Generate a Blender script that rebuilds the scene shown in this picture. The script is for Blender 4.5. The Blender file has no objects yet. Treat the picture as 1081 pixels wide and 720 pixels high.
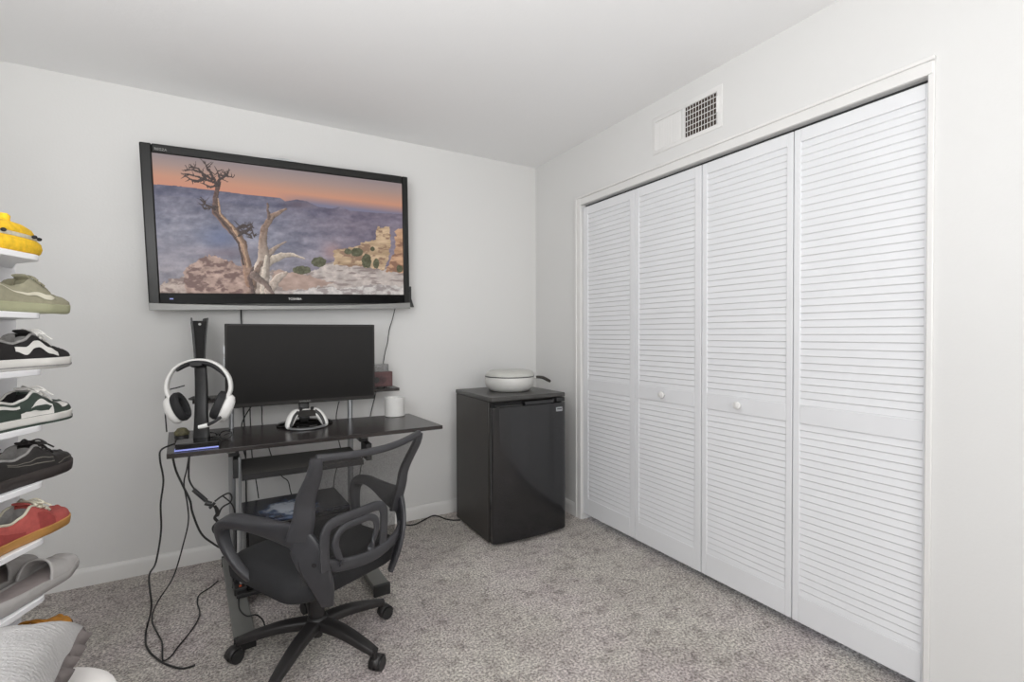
import bpy, bmesh, math, random
import numpy as np
from mathutils import Vector, Matrix
random.seed(7)
C = bpy.context.scene.collection
PI = math.pi
def rad(d): return math.radians(d)

# ------------------------------------------------------------------ camera
FPX = 507.84
YAW, PITCH, ROLL = 0.5227, -0.0145, -0.0032
CAM = Vector((-1.9509, -3.0277, 1.2075))
H = 2.44
def cam_axes():
    cy, sy = math.cos(YAW), math.sin(YAW)
    f = Vector((sy*math.cos(PITCH), cy*math.cos(PITCH), math.sin(PITCH)))
    r = Vector((cy, -sy, 0)); u = r.cross(f)
    c, s = math.cos(ROLL), math.sin(ROLL)
    return c*r + s*u, -s*r + c*u, f
RX, UX, FX = cam_axes()
def at(px, py, axis, val):
    """world point on the plane axis=val seen along the photo ray (survey helper)"""
    d = FX + RX*((px-540.5)/FPX) - UX*((py-360)/FPX)
    t = (val - CAM[axis])/d[axis]
    return CAM + d*t
cam = bpy.data.cameras.new('camera'); cam.sensor_width = 36; cam.lens = 36*FPX/1081
cam.clip_start = 0.02
co = bpy.data.objects.new('camera', cam); C.objects.link(co)
M4 = Matrix((RX, UX, -FX)).transposed().to_4x4(); M4.translation = CAM
co.matrix_world = M4
bpy.context.scene.camera = co

# ------------------------------------------------------------------ materials
def lin(c):
    c = c/255.0
    return c/12.92 if c <= 0.04045 else ((c+0.055)/1.055)**2.4
def rgb(r, g, b): return (lin(r), lin(g), lin(b), 1)
def mat(name, col, rough=0.5, metal=0.0, spec=0.5, var=0.0, vscale=20, bump=0.0, bscale=80, coat=0.0, emit=None, estr=1.0, stretch=None, alpha=None, trans=0.0):
    m = bpy.data.materials.new(name); m.use_nodes = True
    nt = m.node_tree; b = nt.nodes['Principled BSDF']
    b.inputs['Base Color'].default_value = col
    b.inputs['Roughness'].default_value = rough
    b.inputs['Metallic'].default_value = metal
    b.inputs['Specular IOR Level'].default_value = spec
    b.inputs['Coat Weight'].default_value = coat
    b.inputs['Transmission Weight'].default_value = trans
    if alpha is not None: b.inputs['Alpha'].default_value = alpha
    if emit:
        b.inputs['Emission Color'].default_value = emit; b.inputs['Emission Strength'].default_value = estr
    tc = nt.nodes.new('ShaderNodeTexCoord'); mp = nt.nodes.new('ShaderNodeMapping')
    nt.links.new(tc.outputs['Object'], mp.inputs['Vector'])
    if stretch: mp.inputs['Scale'].default_value = stretch
    if var > 0:
        n = nt.nodes.new('ShaderNodeTexNoise'); n.inputs['Scale'].default_value = vscale; n.inputs['Detail'].default_value = 5
        nt.links.new(mp.outputs[0], n.inputs['Vector'])
        r = nt.nodes.new('ShaderNodeValToRGB')
        r.color_ramp.elements[0].position = 0.3; r.color_ramp.elements[1].position = 0.7
        r.color_ramp.elements[0].color = tuple(max(0, c*(1-var)) for c in col[:3])+(1,)
        r.color_ramp.elements[1].color = tuple(min(1, c*(1+var)) for c in col[:3])+(1,)
        nt.links.new(n.outputs['Fac'], r.inputs['Fac']); nt.links.new(r.outputs['Color'], b.inputs['Base Color'])
    if bump > 0:
        n2 = nt.nodes.new('ShaderNodeTexNoise'); n2.inputs['Scale'].default_value = bscale; n2.inputs['Detail'].default_value = 4
        nt.links.new(mp.outputs[0], n2.inputs['Vector'])
        bp = nt.nodes.new('ShaderNodeBump'); bp.inputs['Strength'].default_value = bump; bp.inputs['Distance'].default_value = 0.004
        nt.links.new(n2.outputs['Fac'], bp.inputs['Height']); nt.links.new(bp.outputs['Normal'], b.inputs['Normal'])
    return m
def g(v): return rgb(v, v, v)
MT = dict(
  wall=mat('wall_paint', rgb(221, 220.6, 219), 0.7, spec=0.25, bump=0.10, bscale=90),
  ceil=mat('ceiling_paint', rgb(240, 240, 240), 0.85, spec=0.1, bump=0.15, bscale=60),
  trim=mat('trim_paint', rgb(226, 225, 223), 0.4, spec=0.4, var=0.015, vscale=9),
  door=mat('door_paint', rgb(227, 228, 230), 0.42, spec=0.4, var=0.012, vscale=6),
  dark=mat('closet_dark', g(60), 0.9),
  blackpl=mat('black_plastic', g(38), 0.42, var=0.12, vscale=30, bump=0.05, bscale=400),
  chairpl=mat('chair_plastic', rgb(53, 53, 56), 0.4, var=0.08, vscale=40, bump=0.12, bscale=500),
  chairblk=mat('chair_base_plastic', rgb(40, 38, 38), 0.45, var=0.1, vscale=30, bump=0.1, bscale=400),
  seatfab=mat('seat_fabric', rgb(36, 36, 38), 0.85, var=0.25, vscale=300, bump=0.4, bscale=600),
  gloss=mat('gloss_black', g(14), 0.12, spec=0.5, var=0.05, vscale=4),
  tvframe=mat('tv_frame', rgb(27, 27, 26), 0.3, spec=0.3, var=0.05, vscale=5),
  tvgloss=mat('tv_gloss', g(10), 0.25, spec=0.08, var=0.05, vscale=5),
  silver=mat('silver_strip', rgb(138, 138, 136), 0.4, metal=0.3, var=0.03, vscale=8),
  monscr=mat('monitor_panel', rgb(19, 17, 16), 0.33, spec=0.16, var=0.1, vscale=2),
  monbez=mat('monitor_bezel', rgb(42, 40, 38), 0.5, spec=0.25, var=0.06, vscale=12),
  desk=mat('desk_laminate', rgb(45, 40, 39), 0.26, spec=0.55, var=0.35, vscale=6, stretch=(1.2, 14, 14)),
  deskedge=mat('desk_edge', rgb(30, 29, 29), 0.5, var=0.1, vscale=20),
  tray=mat('tray_laminate', rgb(74, 72, 69), 0.5, var=0.08, vscale=10),
  steel=mat('silver_steel', rgb(168, 170, 172), 0.32, metal=0.75, var=0.04, vscale=10),
  rail=mat('grey_rail', rgb(128, 128, 124), 0.45, metal=0.3, var=0.06, vscale=14),
  white=mat('white_plastic', rgb(232, 231, 228), 0.35, var=0.02, vscale=20),
  pad=mat('ear_pad', rgb(34, 34, 36), 0.7, var=0.15, vscale=80, bump=0.2, bscale=200),
  cable=mat('cable_rubber', rgb(30, 29, 29), 0.5, var=0.1, vscale=50),
  fridge=mat('fridge_side', rgb(52, 49, 46), 0.42, var=0.10, vscale=14, bump=0.12, bscale=350),
  fridgetop=mat('fridge_top', rgb(66, 65, 63), 0.38, var=0.06, vscale=14, bump=0.1, bscale=350),
  fridgedoor=mat('fridge_door', rgb(24, 24, 26), 0.14, spec=0.75, var=0.06, vscale=4),
  pan=mat('pan_enamel', rgb(205, 204, 200), 0.32, var=0.03, vscale=22, bump=0.08, bscale=60),
  panlid=mat('pan_lid', rgb(190, 190, 184), 0.3, var=0.04, vscale=18),
  panband=mat('pan_band', g(70), 0.4, var=0.1, vscale=20),
  handle=mat('pan_handle', rgb(46, 42, 36), 0.5, var=0.15, vscale=30),
  dial=mat('maroon_dial', rgb(72, 48, 50), 0.4, var=0.2, vscale=60),
  maroon=mat('maroon_box', rgb(92, 62, 62), 0.5, var=0.25, vscale=60),
  clear=mat('clear_acrylic', rgb(235, 235, 235), 0.08, trans=0.85, var=0.01, vscale=10),
  jar=mat('jar_ceramic', rgb(214, 213, 210), 0.5, var=0.03, vscale=30),
  olive=mat('olive_camo', rgb(92, 88, 62), 0.6, var=0.5, vscale=70),
  led=mat('led_strip', rgb(150, 160, 220), 0.3, emit=rgb(120, 130, 235), estr=0.25, var=0.2, vscale=18),
  rackwhite=mat('rack_white', rgb(238, 238, 240), 0.4, var=0.012, vscale=8),
  mattress=mat('mattress_white', rgb(240, 236, 233), 0.85, var=0.02, vscale=8, bump=0.15, bscale=120),
  ruffle=mat('pillow_ruffle', rgb(104, 97, 95), 0.9, var=0.2, vscale=40, bump=0.3, bscale=200),  # dark grey carries the shadows between the ruffle folds
  orange=mat('orange_light', rgb(170, 80, 40), 0.4, emit=rgb(255, 90, 30), estr=0.12, var=0.1, vscale=20),
  yellow=mat('yellow_plush', rgb(236, 190, 40), 0.85, var=0.18, vscale=60, bump=0.6, bscale=220),
  yband=mat('slipper_band', rgb(196, 190, 172), 0.8, var=0.15, vscale=80),
  gold=mat('mustard_suede', rgb(178, 122, 44), 0.8, var=0.3, vscale=50, bump=0.2, bscale=300),
  goldsole=mat('brown_sole', rgb(96, 66, 34), 0.7, var=0.2, vscale=40),
  sage=mat('sage_suede', rgb(150, 146, 124), 0.8, var=0.10, vscale=60, bump=0.2, bscale=400),
  sagesole=mat('sage_sole', rgb(164, 164, 134), 0.6, var=0.05, vscale=30),
  cream=mat('cream_leather', rgb(208, 203, 184), 0.55, var=0.05, vscale=40),
  skate=mat('black_canvas', rgb(30, 27, 27), 0.85, var=0.2, vscale=120, bump=0.2, bscale=500),
  shoewhite=mat('white_leather', rgb(218, 216, 211), 0.5, var=0.04, vscale=40),
  shoegrey=mat('grey_lining', rgb(150, 148, 146), 0.85, var=0.15, vscale=80),
  green=mat('dark_green_leather', rgb(52, 64, 56), 0.55, var=0.12, vscale=60),
  blackleather=mat('black_leather', rgb(38, 35, 34), 0.55, var=0.15, vscale=70),
  darksole=mat('dark_sole', rgb(52, 46, 44), 0.65, var=0.08, vscale=40),
  stitch=mat('stitching', rgb(120, 116, 108), 0.8, var=0.1, vscale=90),
  red=mat('red_suede', rgb(176, 84, 78), 0.8, var=0.14, vscale=60, bump=0.2, bscale=400),
  redd=mat('dark_red_suede', rgb(150, 62, 58), 0.8, var=0.14, vscale=60),
  gum=mat('gum_sole', rgb(180, 132, 72), 0.55, var=0.10, vscale=30),
  slide=mat('grey_foam', rgb(172, 169, 167), 0.75, var=0.06, vscale=30, bump=0.1, bscale=200),
  slidein=mat('grey_footbed', rgb(158, 148, 146), 0.85, var=0.08, vscale=30),
  darkin=mat('dark_lining', rgb(34, 33, 33), 0.9, var=0.1, vscale=50),
)

def carpet_mat():
    m = bpy.data.materials.new('carpet'); m.use_nodes = True
    nt = m.node_tree; b = nt.nodes['Principled BSDF']; N = nt.nodes.new; Lk = nt.links.new
    b.inputs['Roughness'].default_value = 0.95; b.inputs['Specular IOR Level'].default_value = 0.1
    b.inputs['Sheen Weight'].default_value = 0.15
    tc = N('ShaderNodeTexCoord')
    def noise(sc, det=3, rough=0.6):
        n = N('ShaderNodeTexNoise'); n.inputs['Scale'].default_value = sc; n.inputs['Detail'].default_value = det
        n.inputs['Roughness'].default_value = rough; Lk(tc.outputs['Object'], n.inputs['Vector']); return n
    def ramp(src, p0, c0, p1, c1):
        r = N('ShaderNodeValToRGB'); e = r.color_ramp.elements
        e[0].position = p0; e[0].color = c0; e[1].position = p1; e[1].color = c1
        Lk(src, r.inputs['Fac']); return r
    fine = noise(105, 4, 0.75)
    big = noise(3.2, 4, 0.55)
    r1 = ramp(fine.outputs['Fac'], 0.41, rgb(156, 151, 147), 0.59, rgb(255, 253, 249))
    r2 = ramp(big.outputs['Fac'], 0.36, rgb(228, 224, 224), 0.64, rgb(252, 251, 249))
    big2 = noise(1.7, 3)
    r3 = ramp(big2.outputs['Fac'], 0.42, rgb(255, 253, 248), 0.62, rgb(255, 248, 250))
    mx = N('ShaderNodeMixRGB'); mx.blend_type = 'MULTIPLY'; mx.inputs[0].default_value = 1
    Lk(r1.outputs[0], mx.inputs[1]); Lk(r2.outputs[0], mx.inputs[2])
    mx2 = N('ShaderNodeMixRGB'); mx2.blend_type = 'MULTIPLY'; mx2.inputs[0].default_value = 1
    Lk(mx.outputs[0], mx2.inputs[1]); Lk(r3.outputs[0], mx2.inputs[2])
    Lk(mx2.outputs[0], b.inputs['Base Color'])
    mid = noise(45, 3)
    cl = noise(16, 6, 0.7)
    r4 = ramp(cl.outputs['Fac'], 0.36, rgb(206, 202, 202), 0.50, rgb(255, 255, 255))
    mx3 = N('ShaderNodeMixRGB'); mx3.blend_type = 'MULTIPLY'; mx3.inputs[0].default_value = 1
    Lk(mx2.outputs[0], mx3.inputs[1]); Lk(r4.outputs[0], mx3.inputs[2]); Lk(mx3.outputs[0], b.inputs['Base Color'])
    add = N('ShaderNodeMath'); add.operation = 'ADD'
    Lk(fine.outputs['Fac'], add.inputs[0]); Lk(mid.outputs['Fac'], add.inputs[1])
    bp = N('ShaderNodeBump'); bp.inputs['Strength'].default_value = 0.9; bp.inputs['Distance'].default_value = 0.012
    Lk(add.outputs[0], bp.inputs['Height']); Lk(bp.outputs['Normal'], b.inputs['Normal'])
    return m
MT['carpet'] = carpet_mat()

def mesh_fabric():
    m = bpy.data.materials.new('chair_mesh'); m.use_nodes = True
    nt = m.node_tree; b = nt.nodes['Principled BSDF']; N = nt.nodes.new; Lk = nt.links.new
    b.inputs['Base Color'].default_value = rgb(46, 45, 45); b.inputs['Roughness'].default_value = 0.6
    tc = N('ShaderNodeTexCoord'); ck = N('ShaderNodeTexNoise'); ck.inputs['Scale'].default_value = 420
    Lk(tc.outputs['Object'], ck.inputs['Vector'])
    r = N('ShaderNodeMapRange'); r.inputs[1].default_value = 0.35; r.inputs[2].default_value = 0.65; r.inputs[3].default_value = 0.40; r.inputs[4].default_value = 0.72
    Lk(ck.outputs['Fac'], r.inputs[0]); Lk(r.outputs[0], b.inputs['Alpha'])
    return m
MT['mesh'] = mesh_fabric()

def knit_mat():
    m = mat('grey_knit', rgb(170, 168, 167), 0.95, var=0.06, vscale=30)
    nt = m.node_tree; b = nt.nodes['Principled BSDF']; N = nt.nodes.new; Lk = nt.links.new
    tc = N('ShaderNodeTexCoord')
    w = N('ShaderNodeTexWave'); w.inputs['Scale'].default_value = 34; w.inputs['Distortion'].default_value = 6; w.inputs['Detail'].default_value = 3
    w.inputs['Detail Scale'].default_value = 4
    w.bands_direction = 'Y'
    Lk(tc.outputs['Object'], w.inputs['Vector'])
    n = N('ShaderNodeTexNoise'); n.inputs['Scale'].default_value = 160; Lk(tc.outputs['Object'], n.inputs['Vector'])
    a = N('ShaderNodeMath'); a.operation = 'ADD'; Lk(w.outputs['Fac'], a.inputs[0]); Lk(n.outputs['Fac'], a.inputs[1])
    bp = N('ShaderNodeBump'); bp.inputs['Strength'].default_value = 0.45; bp.inputs['Distance'].default_value = 0.0025
    Lk(a.outputs[0], bp.inputs['Height']); Lk(bp.outputs['Normal'], b.inputs['Normal'])
    return m
MT['knit'] = knit_mat()

def pale_patch_mat():
    m = bpy.data.materials.new('pale_patch_panel'); m.use_nodes = True
    nt = m.node_tree; b = nt.nodes['Principled BSDF']; N = nt.nodes.new; Lk = nt.links.new
    b.inputs['Roughness'].default_value = 0.2
    tc = N('ShaderNodeTexCoord')
    mp = N('ShaderNodeMapping'); mp.inputs['Location'].default_value = (0.20, 0.25, -1.2)
    mp.inputs['Scale'].default_value = (6.0, 6.0, 4.0)
    Lk(tc.outputs['Object'], mp.inputs['Vector'])
    gr = N('ShaderNodeTexGradient'); gr.gradient_type = 'SPHERICAL'; Lk(mp.outputs[0], gr.inputs['Vector'])
    n = N('ShaderNodeTexNoise'); n.inputs['Scale'].default_value = 22; n.inputs['Detail'].default_value = 5; Lk(tc.outputs['Object'], n.inputs['Vector'])
    mu = N('ShaderNodeMath'); mu.operation = 'MULTIPLY'; Lk(gr.outputs['Fac'], mu.inputs[0]); Lk(n.outputs['Fac'], mu.inputs[1])
    ad = N('ShaderNodeMath'); ad.operation = 'ADD'; Lk(mu.outputs[0], ad.inputs[0])
    n3 = N('ShaderNodeMath'); n3.operation = 'MULTIPLY'; n3.inputs[1].default_value = 0.18; Lk(n.outputs['Fac'], n3.inputs[0]); Lk(n3.outputs[0], ad.inputs[1])
    r = N('ShaderNodeValToRGB'); e = r.color_ramp.elements  # soft pale patch on dark blue, broken up by noise
    e[0].position = 0.05; e[0].color = rgb(16, 17, 22); e[1].position = 0.42; e[1].color = rgb(205, 212, 224)
    x = e.new(0.17); x.color = rgb(32, 38, 58); x = e.new(0.3); x.color = rgb(84, 100, 128)
    Lk(ad.outputs[0], r.inputs['Fac']); Lk(r.outputs[0], b.inputs['Base Color'])
    return m
MT['pale_patch'] = pale_patch_mat()

# ------------------------------------------------------------------ mesh helpers
class MB:
    def __init__(s): s.v = []; s.f = []
    def add(s, vs, fs):
        o = len(s.v); s.v += [tuple(v) for v in vs]; s.f += [tuple(i+o for i in f) for f in fs]; return s
    def box(s, x0, x1, y0, y1, z0, z1):
        return s.add([(x0,y0,z0),(x1,y0,z0),(x1,y1,z0),(x0,y1,z0),(x0,y0,z1),(x1,y0,z1),(x1,y1,z1),(x0,y1,z1)],
                     [(3,2,1,0),(4,5,6,7),(0,1,5,4),(1,2,6,5),(2,3,7,6),(3,0,4,7)])
    def prism(s, pts, z0, z1, axis=2):
        """extrude a 2D outline along an axis (outline in the other two axes, cyclic order)"""
        def P(a, b, h):
            return {2: (a, b, h), 1: (a, h, b), 0: (h, a, b)}[axis]
        n = len(pts)
        vs = [P(a, b, z0) for a, b in pts] + [P(a, b, z1) for a, b in pts]
        fs = [tuple(range(n-1, -1, -1)), tuple(range(n, 2*n))] + [(i, (i+1) % n, n+(i+1) % n, n+i) for i in range(n)]
        return s.add(vs, fs)
    def ringloft(s, rings, cap=True, closed=True):
        n = len(rings[0]); vs = [p for r in rings for p in r]; fs = []
        for i in range(len(rings)-1):
            for j in range(n if closed else n-1):
                k = (j+1) % n
                fs.append((i*n+j, i*n+k, (i+1)*n+k, (i+1)*n+j))
        if cap and closed:
            fs.append(tuple(range(n-1, -1, -1))); m = (len(rings)-1)*n; fs.append(tuple(range(m, m+n)))
        return s.add(vs, fs)
    def cyl(s, p0, p1, r0, r1=None, n=20, cap=True):
        r1 = r0 if r1 is None else r1
        return s.sweep([p0, p1], [r0, r1], [r0, r1], n=n, cap=cap)
    def tube(s, pts, r, n=8): return s.sweep(pts, [r]*len(pts), [r]*len(pts), n=n)
    def sweep(s, pts, ra, rb, wide=None, n=12, p=2.0, cap=True):
        """superelliptic section swept along pts; ra along the wide direction, rb across"""
        P = [Vector(q) for q in pts]; rings = []; up = None
        for i, c in enumerate(P):
            t = (P[min(i+1, len(P)-1)] - P[max(i-1, 0)]).normalized()
            if wide is not None:
                w = Vector(wide[i] if isinstance(wide[0], (tuple, list, Vector)) else wide)
                a = (w - t*w.dot(t)).normalized()
            else:
                if up is None: up = Vector((0, 0, 1)) if abs(t.z) < 0.9 else Vector((1, 0, 0))
                a = (up - t*up.dot(t)).normalized(); up = a
            b = t.cross(a)
            ring = []
            for k in range(n):
                th = 2*PI*(k+0.5)/n; cx, sx = math.cos(th), math.sin(th)
                ex = 2.0/p
                ring.append(c + a*(ra[i]*math.copysign(abs(cx)**ex, cx)) + b*(rb[i]*math.copysign(abs(sx)**ex, sx)))
            rings.append(ring)
        return s.ringloft(rings, cap)
    def lathe(s, prof, c=(0, 0, 0), n=36, sx=1.0, sy=1.0):
        rings = [[(c[0]+sx*r*math.cos(2*PI*k/n), c[1]+sy*r*math.sin(2*PI*k/n), c[2]+z) for k in range(n)] for r, z in prof]
        return s.ringloft(rings, True)
    def ellipsoid(s, c, rx, ry, rz, nu=24, nv=14, pw=1.0):
        prof = []
        rings = []
        for i in range(nv+1):
            ph = -PI/2 + PI*i/nv
            cr = max(math.cos(ph), 0.001)**pw; z = math.copysign(abs(math.sin(ph))**pw, ph)
            rings.append([(c[0]+rx*cr*math.cos(2*PI*k/nu), c[1]+ry*cr*math.sin(2*PI*k/nu), c[2]+rz*z) for k in range(nu)])
        return s.ringloft(rings, True)
    def grid(s, rows): return s.ringloft(rows, False, False)
    def xform(s, M, start=0):
        for i in range(start, len(s.v)): s.v[i] = tuple(M @ Vector(s.v[i]))
        return s
def spl(pts, k=6):
    P = [Vector(p) for p in pts]; out = []
    for i in range(len(P)-1):
        p0 = P[max(i-1, 0)]; p1 = P[i]; p2 = P[i+1]; p3 = P[min(i+2, len(P)-1)]
        for j in range(k):
            t = j/k
            out.append(0.5*((2*p1) + (p2-p0)*t + (2*p0-5*p1+4*p2-p3)*t*t + (-p0+3*p1-3*p2+p3)*t**3))
    out.append(P[-1]); return out
def spl1(vals, k=6): return [v.x for v in spl([(a, 0, 0) for a in vals], k)]
def interp(keys, x):
    if x <= keys[0][0]: return keys[0][1]
    for (a, p), (b, q) in zip(keys, keys[1:]):
        if x <= b:
            t = (x-a)/(b-a); t = t*t*(3-2*t); return p+(q-p)*t
    return keys[-1][1]
def rrect(x0, x1, y0, y1, r, n=6):
    pts = []
    for cx, cy, a0 in ((x1-r, y1-r, 0), (x0+r, y1-r, 90), (x0+r, y0+r, 180), (x1-r, y0+r, 270)):
        for i in range(n+1):
            a = rad(a0+90*i/n); pts.append((cx+r*math.cos(a), cy+r*math.sin(a)))
    return pts
def obj(name, mb, m, parent=None, smooth=True, bevel=0.0, angle=40, subsurf=0, label=None):
    me = bpy.data.meshes.new(name); me.from_pydata(mb.v, [], mb.f); me.update()
    bm = bmesh.new(); bm.from_mesh(me)
    bmesh.ops.recalc_face_normals(bm, faces=bm.faces)
    for f in bm.faces: f.smooth = smooth
    if smooth:
        for e in bm.edges:
            if len(e.link_faces) == 2 and e.calc_face_angle(0) > rad(angle): e.smooth = False
    bm.to_mesh(me); bm.free()
    me.materials.append(MT[m] if isinstance(m, str) else m)
    o = bpy.data.objects.new(name, me); C.objects.link(o)
    if bevel > 0:
        b = o.modifiers.new('bevel', 'BEVEL'); b.width = bevel; b.segments = 2; b.limit_method = 'ANGLE'; b.angle_limit = rad(40)
        b.harden_normals = False
    if subsurf:
        q = o.modifiers.new('subsurf', 'SUBSURF'); q.levels = subsurf; q.render_levels = subsurf
    if parent is not None: o.parent = parent
    if label: o['label'] = label
    return o
def tag(o, label, cat, group=None):
    o['label'] = label; o['category'] = cat
    if group: o['group'] = group
    return o
def thing(name, label, cat, loc=(0, 0, 0), rotz=0.0, group=None, rot=None):
    o = bpy.data.objects.new(name, None); C.objects.link(o); o.empty_display_size = 0.05
    o.location = loc; o.rotation_euler = rot if rot else (0, 0, rotz)
    return tag(o, label, cat, group)
def struct(name, mb, m, parent=None, **k):
    o = obj(name, mb, m, parent, **k)
    if parent is None: o['kind'] = 'structure'
    return o

# ------------------------------------------------------------------ room shell
XL, YR = -3.05, -4.25           # left wall, rear wall
OY0, OY1, OZ = -0.553, -2.348, 2.037   # closet opening
struct('floor', MB().box(XL, 0.75, YR, 0.0, -0.05, 0.0), 'carpet', smooth=False)
struct('ceiling', MB().box(XL, 0.75, YR, 0.0, H, H+0.05), 'ceil', smooth=False)
struct('wall_back', MB().box(XL-0.1, 0.75, 0.0, 0.1, -0.05, H+0.05), 'wall', smooth=False)
w = MB().box(0, 0.1, OY0, 0.0, 0, H).box(0, 0.1, YR, OY1, 0, H).box(0, 0.1, OY1, OY0, OZ, H)
struct('wall_right', w, 'wall', smooth=False)
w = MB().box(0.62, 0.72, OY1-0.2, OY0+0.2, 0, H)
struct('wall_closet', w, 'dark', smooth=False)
# left wall with a window opening, solid rear wall
WY0, WY1, WZ0, WZ1 = -3.75, -2.15, 0.85, 2.1
struct('wall_left', MB().box(XL-0.1, XL, YR, WY0, 0, H).box(XL-0.1, XL, WY1, 0, 0, H).box(XL-0.1, XL, WY0, WY1, 0, WZ0).box(XL-0.1, XL, WY0, WY1, WZ1, H), 'wall', smooth=False)
struct('wall_rear', MB().box(XL, 0.1, YR-0.1, YR, 0, H), 'wall', smooth=False)
wf = MB()
for a, b, c, d in ((WY0, WY0+0.05, WZ0, WZ1), (WY1-0.05, WY1, WZ0, WZ1), (WY0, WY1, WZ0, WZ0+0.05), (WY0, WY1, WZ1-0.05, WZ1), ((WY0+WY1)/2-0.025, (WY0+WY1)/2+0.025, WZ0, WZ1)):
    wf.box(XL-0.08, XL-0.02, a, b, c, d)
win = struct('window_1', wf, 'trim', bevel=0.004)
# baseboards (moulded top)
bprof = [(0, 0), (-0.014, 0), (-0.014, 0.062), (-0.011, 0.074), (-0.006, 0.082), (0, 0.085)]
struct('baseboard_back', MB().prism([(y, z) for y, z in bprof], XL, 0.0, axis=0), 'trim', angle=25)
struct('baseboard_right', MB().prism([(x, z) for x, z in bprof], OY0+0.055, -0.0, axis=1), 'trim', angle=25)
struct('baseboard_left', MB().prism([(XL-y, z) for y, z in bprof], YR, 0.0, axis=1), 'trim', angle=25)
# closet casing and header
struct('trim_1', MB().box(-0.014, 0.0, OY0, OY0+0.058, 0, OZ+0.05).box(-0.018, 0.0, OY0+0.04, OY0+0.058, 0, OZ+0.05), 'trim', bevel=0.003)
struct('trim_2', MB().box(-0.012, 0.0, OY1-0.010, OY0, OZ, OZ+0.042).box(-0.017, 0.0, OY1-0.016, OY0+0.058, OZ+0.042, OZ+0.056), 'trim', bevel=0.003)
struct('trim_3', MB().box(-0.008, 0.0, OY1-0.014, OY1+0.004, 0, OZ+0.042), 'trim', bevel=0.003)
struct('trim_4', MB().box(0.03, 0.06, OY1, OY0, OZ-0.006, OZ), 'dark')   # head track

# ------------------------------------------------------------------ bifold louvre doors
def louvre_door(idx, ya, yb, stile_a, stile_b, knob_y=None, off=0.0):
    """ya > yb : the door's edges along the wall (far, near)"""
    Z0, Z1 = 0.042, 2.020
    ul, uh, ll, lh = 0.918, 1.968, 0.148, 0.846
    x0, x1 = 0.006+off, 0.036+off
    fr = MB()
    fr.box(x0, x1, ya-stile_a, ya, Z0, Z1).box(x0, x1, yb, yb+stile_b, Z0, Z1)
    for a, b in ((Z0, ll), (lh, ul), (uh, Z1)):
        fr.box(x0, x1, yb+stile_b, ya-stile_a, a, b)
    d = struct('door_%d' % idx, fr, 'door', bevel=0.002)
    for a, b in ((ul, uh), (ll, lh)):
        n = round((b-a)/0.0283); p = (b-a)/n; s = MB()
        for i in range(n):
            z = a + p*i
            # slat leans out at its foot and overlaps the one below
            pts = [(x0+0.0055, z-0.0015), (x0+0.0090, z-0.0015), (x0+0.0135, z+p*1.06), (x0+0.0082, z+p*1.06), (x0+0.0020, z+0.0025), (x0+0.0026, z+0.0008)]
            s.prism(pts, yb+stile_b-0.002, ya-stile_a+0.002, axis=1)
        # prism(axis=1) maps outline to (x, z)
        struct('louvre_panel', s, 'door', d, smooth=False)
    if knob_y is not None:
        k = MB().lathe([(0.007, 0), (0.006, 0.008), (0.010, 0.013), (0.0165, 0.018), (0.018, 0.024), (0.015, 0.030), (0.006, 0.033)], n=24)
        k.xform(Matrix.Translation((x0, knob_y, 0.886)) @ Matrix.Rotation(rad(-90), 4, 'Y'))
        struct('door_knob', k, 'trim', d)
louvre_door(1, OY0-0.004, -1.0215, 0.046, 0.042)
louvre_door(2, -1.0245, -1.4645, 0.026, 0.038, knob_y=-1.235)
louvre_door(3, -1.4695, -1.9055, 0.028, 0.026, knob_y=-1.673, off=0.001)
louvre_door(4, -1.9095, OY1+0.004, 0.026, 0.010, off=0.001)

# ------------------------------------------------------------------ ceiling-height air vent on the right wall
t = thing('air_vent', 'white wall air vent above the louvred closet doors, right half dark and open', 'vent', (-0.0, -1.373, 2.257))
fw, fh = 0.212, 0.098
def rr(x, ins):
    return [(x, y, z) for y, z in ((-fw+ins, -fh+ins), (fw-ins, -fh+ins), (fw-ins, fh-ins), (-fw+ins, fh-ins))]
def rin(x): return [(x, -0.187, -0.079), (x, 0.19, -0.079), (x, 0.19, 0.070), (x, -0.187, 0.070)]
fr = MB().ringloft([rr(-0.0002, 0.0), rr(-0.003, 0.001), rr(-0.0055, 0.006), rin(-0.0055), rin(-0.0005)], False)
fr.box(-0.0055, -0.0005, -0.004, 0.010, -0.079, 0.070)
obj('vent_frame', fr, 'trim', t)
lc = MB()
for i in range(10):
    y = 0.02+0.0175*i
    lc.prism([(-0.001, y), (-0.004, y+0.001), (-0.006, y+0.016), (-0.003, y+0.017)], -0.078, 0.068, axis=2)
obj('closed_louvre', lc, 'trim', t, smooth=False)
obj('duct_opening', MB().box(-0.0012, -0.0004, -0.183, 0.0, -0.079, 0.069), mat('duct_dark', rgb(62, 50, 40), 0.8, var=0.4, vscale=40), t, smooth=False)
gr = MB()
for i in range(11): gr.box(-0.005, -0.003, -0.184+0.0165*i, -0.1818+0.0165*i, -0.078, 0.069)
for i in range(5): gr.box(-0.0055, -0.0025, -0.186, -0.003, -0.056+0.026*i, -0.0532+0.026*i)
obj('grille', gr, 'trim', t, smooth=False)
obj('damper_lever', MB().box(-0.016, -0.005, -0.195, -0.189, -0.03, 0.045), 'trim', t, bevel=0.001)

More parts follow.
